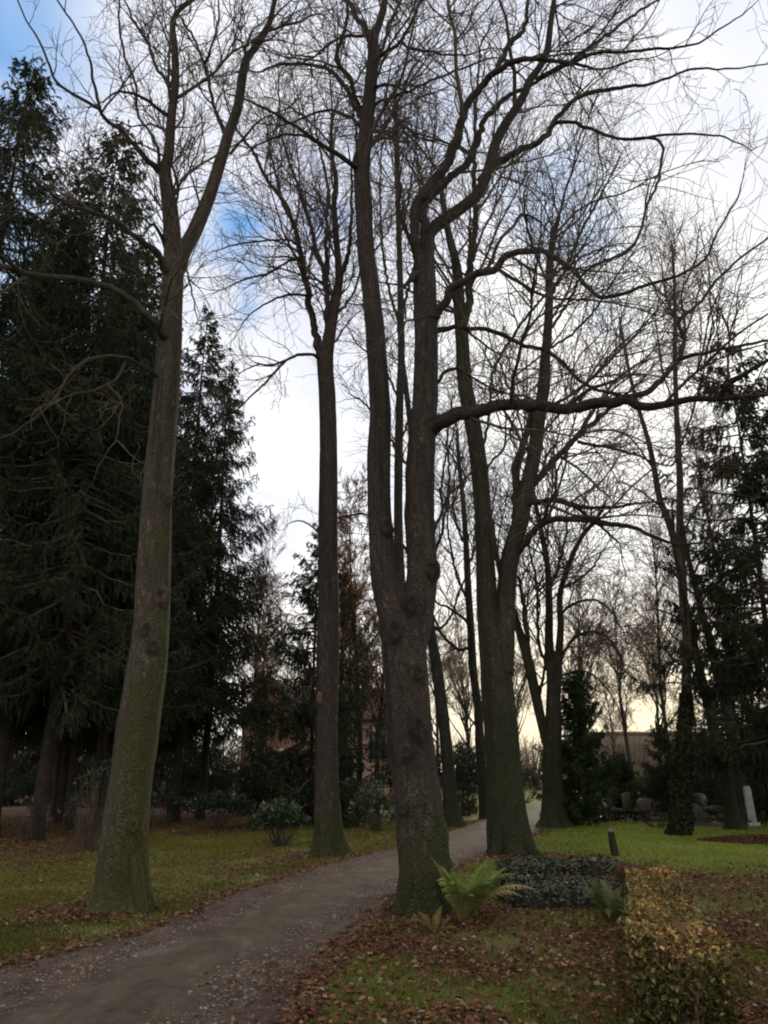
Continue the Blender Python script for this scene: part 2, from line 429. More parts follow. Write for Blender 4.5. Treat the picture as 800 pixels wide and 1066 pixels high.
def fallen_leaves():
    acc = Acc()
    n = 680000
    y = 4.8 + (34-4.8)*rng.random(n)**1.7
    half = .56*y+1.2
    x = (rng.random(n)*2-1)*half
    ins = path_d(x, y)
    p = litter(x, y)**1.5*.8
    p = np.where(ins > 0, .09*np.exp(-ins/.5)+.016+ .45*np.exp(-ins/.18), p)
    # pale leaves gathered on the crown of the path in front
    cx_, cy_ = G(225, 1018)[:2]; cx2, cy2 = G(190, 1035)[:2]
    p += (ins > 0)*.22*(np.exp(-(((x-cx_)/1.0)**2+((y-cy_)/.5)**2)))
    p *= (n2(x, y, 2.2, 61, 3)*.9+.75).clip(.08, 1.3)
    k = rng.random(n) < p
    x, y, ins = x[k], y[k], ins[k]; n = len(x)
    z = gz(x, y)+.012+.03*rng.random(n)*(ins < 0)+.028*(ins > 0)
    az = rng.random(n)*2*pi
    tilt = rng.normal(size=n)*.35*(ins < 0)+rng.normal(size=n)*.12
    ax = np.stack([np.cos(az), np.sin(az), tilt], -1)
    up = np.stack([rng.normal(size=n)*.35, rng.normal(size=n)*.35, np.ones(n)], -1)
    C = palette(n, [(.125, .050, .024), (.16, .066, .030), (.07, .034, .020), (.19, .088, .040), (.09, .036, .021), (.13, .054, .030), (.22, .125, .06)], .35)
    pale = rng.random(n) < (.5*(ins > .5)+.06)
    C[pale] = palette(pale.sum(), [(.26, .21, .15), (.20, .16, .10), (.30, .25, .17)], .15)
    left = (x < path_l(y)) & (rng.random(n) < .6)
    C[left] = palette(left.sum(), [(.17, .12, .05), (.14, .09, .04), (.10, .06, .03)], .2)
    s = .019+.036*rng.random(n)**1.7; s *= np.where(ins > .2, .6, 1)
    leaf_quads(acc, np.stack([x, y, z], -1), ax, up, s*1.25, s, C, .22)
    o = obj('fallen_leaves', acc.mesh('fallen_leaves', M['leaves'], False)); o['kind'] = 'stuff'
    tag(o, 'brown fallen leaves scattered over the grass and the path edges', 'leaves')

def pebbles():
    acc = Acc(); n = 60000
    y = 4.8+(26-4.8)*rng.random(n)**2.0; l = path_l(y); r = path_r(y); x = l+(r-l)*rng.random(n)
    k = (path_d(x, y) > .02) & (rng.random(n) < (.45+.6*n2(x, y, 1.1, 88))*np.where(np.abs((x-l)/(r-l)-.5) < .12, 1.0, .6)); x, y = x[k], y[k]; n = len(x)
    s = .007+.014*rng.random(n)**2.5; c = np.stack([x, y, gz(x, y)+.022+.3*s], -1)
    o = np.array([(1, 0, 0), (.3, .9, .1), (-.8, .5, 0), (-.7, -.6, .1), (.4, -.8, 0), (.05, .05, .7)])
    V = c[:, None]+o[None]*s[:, None, None]*(.75+.5*rng.random((n, 6, 1)))
    i = (np.arange(n)*6)[:, None]
    f = np.concatenate([i+np.array([[j, (j+1) % 5, 5]]) for j in range(5)])
    acc.add(V.reshape(-1, 3), f, np.repeat(palette(n, [(.20, .16, .13), (.14, .11, .09), (.26, .22, .18), (.09, .07, .06)], .2), 6, axis=0))
    o = obj('gravel', acc.mesh('gravel', M['leaves'], False)); o['kind'] = 'stuff'
    tag(o, 'loose small gravel lying on the brown path', 'gravel')

def grass():
    acc = Acc()
    n = 1100000
    y = 4.8 + (30-4.8)*rng.random(n)**1.5
    half = .56*y+1.0
    x = (rng.random(n)*2-1)*half
    ins = path_d(x, y)
    p = (1-litter(x, y))**1.2
    p = np.where(ins > -.02, 0, p)*(n2(x, y, 1.5, 71, 3)*1.3+.75).clip(.05, 1)
    mid = np.exp(-((ins-1.25)/.32)**2)*(ins > .5)*np.clip(n2(x, y, 1.0, 77, 3)*2.2+.15, 0, 1)*.55
    k = rng.random(n) < p+mid
    x, y = x[k], y[k]; n = len(x)
    h = (.022+.04*rng.random(n))*(1+.5*(n2(x, y, .8, 75)))
    h = h*np.where(path_d(x, y) > 0, .6, 1)
    w = .005+.0006*y
    c = np.stack([x, y, gz(x, y)-.004+.02*(path_d(x, y) > 0)], -1)
    d = np.stack([rng.normal(size=n)*.55, rng.normal(size=n)*.55, np.ones(n)], -1)
    C = palette(n, [(.18, .225, .036), (.23, .28, .046), (.29, .32, .07), (.14, .165, .032)], .2)
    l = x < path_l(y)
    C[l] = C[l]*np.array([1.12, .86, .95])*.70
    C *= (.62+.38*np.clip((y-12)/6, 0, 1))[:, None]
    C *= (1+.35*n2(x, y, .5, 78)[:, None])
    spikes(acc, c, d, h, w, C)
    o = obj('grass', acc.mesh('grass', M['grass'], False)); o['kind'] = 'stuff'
    tag(o, 'short green lawn grass beside the path', 'grass')

# ------------------------------------------------------------------ bare trees from traced limbs
UP = np.array([0, 0, 1.0])
def grow(st, di, L, r0, K, wig, trop, taper=.8, out=None):
    n = len(st); pts = np.zeros((n, K, 3)); pts[:, 0] = st; d = nrm(di)
    step = (L/(K-1))[:, None]
    for k in range(1, K):
        d = nrm(d + wig*rng.normal(size=(n, 3)) + trop*UP)
        pts[:, k] = pts[:, k-1] + d*step
    s = np.linspace(0, 1, K)[None]
    rad = r0[:, None]*(1-taper*s)
    return pts, rad
def spawn(pts, rad, n, amin, amax, s0=.12, s1=1.0, up=.25, pw=None):
    Nn, K, _ = pts.shape
    L = np.linalg.norm(np.diff(pts, axis=1), axis=2).sum(1)
    w = L if pw is None else L*pw
    pi_ = rng.choice(Nn, n, p=w/w.sum())
    s = s0+(s1-s0)*rng.random(n); f = s*(K-1); k = np.minimum(f.astype(int), K-2); t = (f-k)[:, None]
    st = pts[pi_, k]*(1-t)+pts[pi_, k+1]*t
    ta = nrm(pts[pi_, k+1]-pts[pi_, k])
    rr = rad[pi_, k]*(1-t[:, 0])+rad[pi_, k+1]*t[:, 0]
    pe = nrm(np.cross(ta, rng.normal(size=(n, 3)))); pe = nrm(pe+up*UP)
    a = (amin+(amax-amin)*rng.random(n))[:, None]
    return st, nrm(np.cos(a)*ta+np.sin(a)*pe), rr, L[pi_], s

def twigs_from(acc, paths, dens, scale, n2f=7, n3f=7, trop=(.03, .05, .06), wig=(.14, .18, .21), S=(5, 4, 3), rmax=.035, rmul=1.0, maxlen=3.2, minr=.0035, dmul=None):
    """paths: list of (K,4) limb centre lines. three more orders of twigs"""
    st, di, rr, wt = [], [], [], []
    for ip, p in enumerate(paths):
        dk = 1.0 if dmul is None else dmul[ip]
        seg = np.linalg.norm(np.diff(p[:, :3], axis=0), axis=1); L = seg.sum()
        s = np.concatenate([[0], np.cumsum(seg)])
        nn = max(2, int(rng.poisson(L*dens*1.3*dk)))
        u = (.12+.88*rng.random(nn))*L
        q = np.stack([np.interp(u, s, p[:, j]) for j in range(4)], -1)
        q2 = np.stack([np.interp(np.minimum(u+.05, L), s, p[:, j]) - np.interp(np.minimum(u+.05, L)-.1, s, p[:, j]) for j in range(3)], -1)
        ta = nrm(q2)
        pe = nrm(nrm(np.cross(ta, rng.normal(size=(nn, 3)))) + .35*UP)
        a = (.5+.6*rng.random(nn))[:, None]
        st.append(q[:, :3]); di.append(nrm(np.cos(a)*ta+np.sin(a)*pe)); rr.append(q[:, 3])
        # the tip goes on as a fork
        te = nrm(p[-1:, :3]-p[-4:-3, :3])
        for _ in range(2):
            st.append(p[-1:, :3]); di.append(nrm(te+.35*rng.normal(size=(1, 3)))); rr.append(p[-1:, 3]*1.5)
    st = np.concatenate(st); di = np.concatenate(di); rr = np.concatenate(rr)
    r1 = np.clip(rr*.55, .009, rmax)*(.45+.75*rng.random(len(rr)))*rmul
    L1 = np.clip(r1*100, .8, maxlen)*(.7+.6*rng.random(len(rr)))*scale
    p1, q1 = grow(st, di, L1, r1, 12, wig[0], trop[0])
    batch_tubes(acc, p1, np.maximum(q1, minr), S[0])
    st, di, rp, Lp, s = spawn(p1, q1, int(len(p1)*n2f*.92), .5, 1.1, .1, 1, .25)
    L2 = np.clip(Lp*.60*(1.1-.6*s), .25, 2.0*scale)*(.6+.7*rng.random(len(s)))
    r2 = np.clip(rp*.65, .0045, .014)*rmul
    p2, q2_ = grow(st, di, L2, r2, 8, wig[1], trop[1], .6)
    batch_tubes(acc, p2, np.maximum(q2_, minr), S[1])
    st, di, rp, Lp, s = spawn(p2, q2_, int(len(p2)*n3f*.66), .45, 1.1, .1, 1, .2)
    L3 = np.clip(Lp*.6, .2, .95*scale)*(.5+.8*rng.random(len(s)))
    r3 = np.clip(rp*.7, .003, .0055)*rmul
    p3, q3 = grow(st, di, L3, r3, 5, wig[2], trop[2], .4)
    batch_tubes(acc, p3, np.maximum(q3, minr), S[2])

def traced_tree(name, label, cat, Y, trunk, limbs, bark, twig, seed=1, S=40, flare=.5, fl_h=.3, dens=1.3, scale=1.0, group=None, limb_bark=None, burl=.0, lump=.08, ridge=.05, extra=(), step=None, low=None, **tw):
    """trunk: list of stems [(px,py,w,dY?)...]; limbs: (dY_end, [(px,py,w)...])"""
    global rng
    rng = np.random.default_rng(seed*101+7)
    b0 = P(trunk[0][0][0], trunk[0][0][1], Y); base = np.array([b0[0], Y, float(gz(b0[0], Y))])
    root = empty(name, tuple(base), label, cat, group)
    tracks = []   # (px,py,Y,Width) samples for attaching
    allp = []
    def world(pts, Ys):
        out = []
        for (px, py, w), y in zip(pts, Ys):
            q = P(px, py, y); out.append([*q, .5*w/F*T(px, py, y)])
        return np.array(out)
    acc = Acc()
    for k, stem in enumerate(trunk):
        dY = 0.0
        if k and len(tracks):
            tr = np.vstack(tracks); dists = np.hypot(tr[:, 0]-stem[0][0], tr[:, 1]-stem[0][1])
            y0 = tr[np.argmin(dists), 2]
            e = extra[k-1] if k-1 < len(extra) else .4
        else: y0 = Y; e = 0
        n = len(stem); Ys = [y0+e*(i/(n-1))**1.2 for i in range(n)]
        W = world(stem, Ys)
        if k == 0: W[0, 2] = base[2]-.12
        pr = catmull(W, step or max(.05, W[:, 3].mean()*.35))
        pr[:, :3] += .05*pr[:, 3:4]*rng.normal(size=(len(pr), 3))*0
        thick_tube(acc, pr, S if k == 0 else max(16, int(S*.7)), lump, ridge, flare if k == 0 else 0, fl_h, seed+k, base[2], burl=burl)
        tracks.append(np.array([[a[0], a[1], y] for a, y in zip(dens_px(stem), dens_y(Ys, stem))]))
        allp.append(pr)
    obj('trunk', acc.mesh('trunk', bark, True, base), root)
    tw_paths = [p[int(len(p)*.55):] for p in allp]; dmul = [1.0]*len(tw_paths)
    for j, (dye, limb) in enumerate(limbs):
        tr = np.vstack(tracks)
        dd = np.hypot(tr[:, 0]-limb[0][0], tr[:, 1]-limb[0][1]); y0 = tr[np.argmin(dd), 2]
        n = len(limb); Ys = [y0+dye*(i/(n-1)) for i in range(n)]
        limb = [(x_, y_, w_*(.66+.34*min(1, max(0, (w_-5)/8)))*(1-.30*(i/(n-1))**2)) for i, (x_, y_, w_) in enumerate(limb)]
        W = world(limb, Ys)
        d0 = W[0, :3]-W[1, :3]; d0 = d0/np.linalg.norm(d0)
        W[0, :3] += d0*W[0, 3]*.8
        pr = catmull(W, max(.06, W[:, 3].mean()*.8))
        # small crooks, the way limbs really run
        s = np.arange(len(pr))
        wv = np.stack([fbm(np.stack([s*.35+j*9.1, s*0+k*3.3, s*0+seed], -1), 2, k) for k in range(3)], -1)
        pr[:, :3] += wv*np.clip(pr[:, 3:4], .022, .06)*.9*np.clip(s/5, 0, 1)[:, None]
        a2 = Acc(); thick_tube(a2, pr, 14 if W[0, 3] > .05 else 9, .10, .05, 0, 1, seed+j)
        obj('limb', a2.mesh('limb', limb_bark or bark, True, base), root)
        tracks.append(np.array([[a[0], a[1], y] for a, y in zip(dens_px(limb), dens_y(Ys, limb))]))
        tw_paths.append(pr); dmul.append(low[1] if low and limb[0][1] > low[0] else 1.0)
    a3 = Acc(); twigs_from(a3, tw_paths, dens, scale, dmul=dmul, **tw)
    o = obj('twigs', a3.mesh('twigs', twig, True, base), root); o['kind'] = 'stuff'
    return root, a3
def dens_px(pts, m=8):
    out = []
    for a, b in zip(pts[:-1], pts[1:]):
        for t in np.linspace(0, 1, m, endpoint=False): out.append((a[0]+(b[0]-a[0])*t, a[1]+(b[1]-a[1])*t))
    out.append((pts[-1][0], pts[-1][1])); return out
def dens_y(Ys, pts, m=8):
    out = []
    for a, b in zip(Ys[:-1], Ys[1:]): out += list(np.linspace(a, b, m, endpoint=False))
    out.append(Ys[-1]); return out

# ------------------------------------------------------------------ spruces and other evergreens
def spruce_mesh(H, R, h0, seed, dens=1.0, droop=.35, shape=.8, cols=None, needle=(.11, .030), trunk_r=None, per=14, branchlet=.55, lean=0, spacing=.38, upturn=.25, cut=None):
    """returns trunk mesh acc, foliage acc, base at origin"""
    global rng
    rng = np.random.default_rng(seed)
    tr = trunk_r or H*.0085
    ta = Acc(); fa = Acc(); ba = Acc()
    zs = np.linspace(-.1, H, 40)
    pr = np.stack([.12*np.sin(zs*.25+seed)+lean*zs, .1*np.cos(zs*.2+seed)-.1*cos(seed), zs, np.maximum(tr*(1-zs/H*.97), .01)], -1)
    thick_tube(ta, pr, 14, .07, .05, .5, .3, seed)
    hs = np.arange(h0, H-.2, spacing/dens)
    st, di, Ls, rr = [], [], [], []
    for h in hs:
        for k in range(rng.integers(4, 7)):
            u = (H-h)/(H-h0)
            L = R*(u**shape)*(.62+.5*rng.random())*(1-.35*max(0, (u-.85)/.15)*rng.random())
            if L < .15: L = .15
            a = rng.random()*2*pi; hh = h+rng.normal()*.12
            e = .25*(1-u)*1.6 - .05
            st.append([np.interp(hh, zs, pr[:, 0]), np.interp(hh, zs, pr[:, 1]), hh]); di.append([cos(a), sin(a), e]); Ls.append(L); rr.append(.012+.009*L)
    st = np.array(st); di = nrm(np.array(di)); Ls = np.array(Ls); rr = np.array(rr)
    K = 9; n = len(st); s = np.linspace(0, 1, K)
    hor = di.copy()
    pts = st[:, None] + di[:, None]*(Ls[:, None]*s[None])[:, :, None]
    sagg = -droop*(np.sin(s*pi*.62)**1.5)[None]*Ls[:, None] + upturn*(s**3)[None]*Ls[:, None]
    pts[:, :, 2] += sagg
    pts += .03*rng.normal(size=pts.shape)*s[None, :, None]*Ls[:, None, None]
    batch_tubes(ba, pts, rr[:, None]*(1-.8*s[None]), 4, (.045, .034, .027))
    # branchlets
    nb = int(Ls.sum()*13*dens)
    b_st, b_di, _, Lp, ss = spawn(pts, rr[:, None]*(1-.8*s[None]), nb, .6, 1.15, .12, 1, -.55)
    Lb = np.clip(branchlet*np.minimum(1, Lp*.5)*(1.15-.75*ss), .1, 1)*(.6+.6*rng.random(nb))
    b_di[:, 2] -= .15
    p2, q2 = grow(b_st, b_di, Lb, np.full(nb, .006), 5, .12, -.26)
    # needles as slim spikes all along
    m = nb*per
    pi_ = rng.integers(nb, size=m); f = rng.random(m)**.8*4; k = np.minimum(f.astype(int), 3); t = (f-k)[:, None]
    c = p2[pi_, k]*(1-t)+p2[pi_, k+1]*t; d = nrm(p2[pi_, k+1]-p2[pi_, k])
    d = nrm(d + .42*rng.normal(size=(m, 3)))
    cols = cols or [(.024, .036, .016), (.034, .047, .020), (.018, .026, .013), (.044, .056, .024)]
    C = palette(m, cols, .2)*(.7+.6*rng.random(nb))[pi_][:, None]
    spikes(fa, c, d, needle[0]*(.6+.7*rng.random(m)), needle[1]*(.7+.6*rng.random(m)), C)
    # leader and branch axis cover
    m = int(Ls.sum()*30)
    c, d, _, _, _ = spawn(pts, rr[:, None]*(1-.8*s[None]), m, .3, 1.0, .3, 1, 0)
    spikes(fa, c, d, needle[0]*1.1, needle[1], palette(m, cols, .2))
    return ta, ba, fa, H
def make_conifer(name, label, cat, loc, args, group=None, bark='bark_spruce'):
    ta, ba, fa, H = spruce_mesh(**args)
    root = empty(name, loc, label, cat, group)
    obj('trunk', ta.mesh('trunk', M[bark]), root)
    o = obj('branches', ba.mesh('branches', M['twig']), root); o['kind'] = 'stuff'
    o = obj('foliage', fa.mesh('foliage', M['needles'], False), root); o['kind'] = 'stuff'
    return root

def shrub(name, label, cat, loc, size, n, cols, leaf, mat='glossy', stems=9, seed=1, whorl=5, group=None, hollow=.35, stem_r=.012, gaps=.0, stemvis=.15, boxy=False):
    """leafy bush: stems + leaf whorls on an uneven ellipsoid volume"""
    global rng
    rng = np.random.default_rng(seed)
    root = empty(name, loc, label, cat, group)
    sx, sy, sz = size
    sa = Acc()
    k = n//whorl
    d = nrm(rng.normal(size=(k, 3))); d[:, 2] = np.abs(d[:, 2])*1.0-.25*rng.random(k); d = nrm(d)
    rad = (hollow+(1-hollow)*rng.random(k)**.6)*(1+.28*fbm(d*2.2+seed, 3, seed))
    if boxy: d = d/np.abs(d).max(1)[:, None]*.8
    c = d*rad[:, None]*np.array([sx/2, sy/2, sz*.55]) + np.array([0, 0, sz*(.45+stemvis*.4)])
    if gaps: c = c[fbm(c*(2.5/max(sx, .3)) + 5, 2, seed+3) > -gaps+.0]
    c = c[c[:, 2] > .04]; k = len(c)
    m = min(k, max(stems*5, 30))
    e = c[rng.choice(k, m)]
    b = np.stack([e[:, 0]*.12+.03*rng.normal(size=m), e[:, 1]*.12+.03*rng.normal(size=m), np.zeros(m)-.03], -1)
    t = np.linspace(0, 1, 7)[None, :, None]
    mid = b*.5+e*.5+np.array([0, 0, .12*sz])*-1
    pts = (1-t)**2*b[:, None]+2*t*(1-t)*mid[:, None]+t*t*e[:, None]+.012*rng.normal(size=(m, 7, 3))*np.sin(t*pi)
    batch_tubes(sa, pts, stem_r*(1-.7*t[:, :, 0])*np.ones((m, 1)), 4, (.04, .03, .022))
    obj('stems', sa.mesh('stems', M['twig']), root)['kind'] = 'stuff'
    la = Acc(); ce = np.repeat(c, whorl, 0); nn = len(ce)
    out = nrm(nrm(ce-np.array([0, 0, sz*.3]))*.8+rng.normal(size=(nn, 3))*.75); 
    Lf = leaf[0]*(.6+.6*rng.random(nn))
    cen = ce+out*Lf[:, None]*.5+.01*rng.normal(size=(nn, 3))
    upv = nrm(np.array([0, 0, 1.0])+.6*rng.normal(size=(nn, 3)))
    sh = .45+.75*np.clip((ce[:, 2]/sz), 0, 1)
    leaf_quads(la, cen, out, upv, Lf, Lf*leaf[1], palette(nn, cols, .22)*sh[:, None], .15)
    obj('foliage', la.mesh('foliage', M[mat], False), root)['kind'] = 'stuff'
    return root

def knot(root, px, py, Y, wpx, seed, dark=.0, mat=None, hx=.8):
    """an old branch scar: swollen ring with a sunken middle, sitting on the trunk's camera side"""
    base = np.array(root.location); c = P(px, py, Y); r = wpx/F*T(px, py, Y)/2
    d = nrm(np.array([0, 0, CAMZ])+np.array([0, 0, 0])-c); d[2] *= .3; d = nrm(d); s = nrm(np.cross(UP, d)); u = np.cross(d, s)
    R_ = np.linspace(0, 1.6, 14); th = np.arange(26)/26*2*pi
    V = []
    for q in R_:
        h = r*(.30*np.exp(-((q-.80)/.40)**2)+.02-.55*max(0, q-1.1))
        for t in th:
            k = 1+.16*float(vnoise(np.array([cos(t)*1.3+seed, sin(t)*1.3, q])))
            hh = h*(1+.4*float(vnoise(np.array([cos(t)*2+seed, sin(t)*2, q*2+5]))))
            V.append(c+d*hh+s*cos(t)*r*q*k*hx+u*sin(t)*r*q*k*1.15)
    V = np.array(V); i = np.arange(14*26).reshape(14, 26)
    f = np.stack([i[:-1], np.roll(i[:-1], -1, 1), np.roll(i[1:], -1, 1), i[1:]], -1).reshape(-1, 4)
    a = Acc(); a.add(V, f, None, (V-base)); obj('knot', a.mesh('knot', mat or M['bark_dark'], True, base), root)

# ================================================================== the place
ground(); path(); fallen_leaves(); pebbles(); grass()

late_knots = []
# ---- near left tree, forked, mossy limbs reaching left
left_tree, _ = traced_tree('bare_tree', 'tall grey barked bare tree left of the path, forked, with mossy limbs', 'tree', 10.7,
 [[(123,962,66),(125,940,53),(127,900,49),(132,850,46),(138,800,44),(146,740,41.5),(152,700,40),(157,660,38.5),(160,600,34),(163,540,32),(167,480,29),(172,420,27),(176,370,25),(179,320,22.5),(181,280,22),(180,250,18.5),(177,215,16),(172,180,12.5),(176,160,10.5),(179,120,9.5),(183,83,8),(182,50,7),(180,25,6),(187,10,4.5),(200,0,4),(212,-18,3)],
  [(184,278,19),(192,260,16.5),(203,240,15),(217,207,13.5),(230,167,12),(238,140,11),(248,110,10),(253,77,9),(258,60,8),(268,47,7),(280,26,6),(285,6,5),(291,-20,4)]],
 [(.9, [(234,138,7),(228,122,6),(223,110,5.5),(213,67,5),(200,37,4.5),(187,17,4),(172,-14,3)]),
  (-.6, [(213,67,4.5),(220,50,4),(228,20,3.5),(227,-8,3)]),
  (-1.2, [(178,122,7),(168,115,6),(158,108,5.5),(140,98,5),(123,96,4),(107,107,3),(92,112,2.5)]),
  (1.0, [(179,90,6),(163,70,5),(153,43,4.5),(140,23,4),(130,0,3.5),(121,-22,3)]),
  (-1.6, [(170,180,9),(162,173,8),(150,162,7),(133,143,6.5),(110,123,6),(103,112,5.5),(97,83,5),(93,60,4.5),(80,30,4),(60,0,3.5),(50,-20,3)]),
  (-.8, [(103,113,5.5),(80,100,5),(60,87,4.5),(50,63,4),(40,40,3.5),(27,20,3),(18,0,3),(12,-18,2.5)]),
  (.5, [(166,175,6),(163,150,5),(152,132,4.5),(143,115,4.5),(140,82,4.5),(130,60,4.5),(125,30,4),(124,0,3.5),(124,-20,3)]),
  (-.5, [(180,225,5),(184,205,4),(184,188,4),(180,173,4),(165,159,3.5),(147,150,3),(136,146,2.5)]),
  (-2.2, [(174,285,10),(171,278,9),(166,266,8.5),(155,257,8),(143,248,7.5),(120,232,7),(91,219,6.5),(71,213,6),(43,193,5),(20,177,4.5),(0,165,4),(-25,158,3.5)]),
  (-.6, [(172,256,7),(168,247,6),(160,233,5.5),(154,236,4.5),(149,246,3)]),
  (-1.5, [(176,355,13),(170,350,12),(163,341,11),(146,322,10),(123,304,9.5),(97,293,9),(65,288,9),(32,285,9),(0,278,9),(-30,266,8)]),
  (-.6, [(20,282,7),(8,270,6),(-12,256,5)]),
  (-1.8, [(166,396,6.5),(158,388,6),(143,377,5.5),(120,371,5.5),(94,374,5.2),(71,392,4.5),(55,418,4),(20,447,3.5),(-5,458,3)]),
  (-1.2, [(130,378,5),(120,395,4.5),(97,406,4),(75,411,3.5),(55,418,3),(42,424,2.5)]),
  (-.8, [(112,400,4),(120,409,4),(127,421,3.5),(124,440,3),(122,458,2.5)]),
  (-.5, [(192,268,4),(197,290,3.2),(201,310,3),(206,333,2.2)]),
  (-.7, [(122,232,3),(104,238,2.6),(88,243,2.2),(70,246,2)]),
  (.5, [(210,218,4),(203,195,3),(197,172,2.5),(199,150,2)]),
  (-.4, [(240,160,4.5),(255,142,4),(272,125,3.2),(300,112,2.5),(318,92,2.2)])],
 M['bark_grey'], M['twig'], 1, 48, .60, .30, low=(250, .30), dens=1.35, scale=.85, burl=.10, lump=.09, ridge=.05, n2f=6, n3f=5, rmax=.030, maxlen=2.6, minr=.0030, trop=(.02,.03,.05))

M['split_wood'] = flat_mat('split_wood', (.07, .04, .026), (.16, .095, .055), 30)
for px, py, dy, w_, s_, m_ in [(333,726,-.28,7,21,'split_wood')]:
    late_knots.append((px, py, 17.8+dy, w_, s_, m_))
for px, py, dy, w_, s_ in [(168,620,-.2,15,11),(151,655,-.26,11,12),(160,672,-.25,12,13),(175,520,-.15,9,14),(139,860,-.33,10,15)]:
    knot(left_tree, px, py, 10.7+dy, w_, s_, mat=M['bark_grey'])
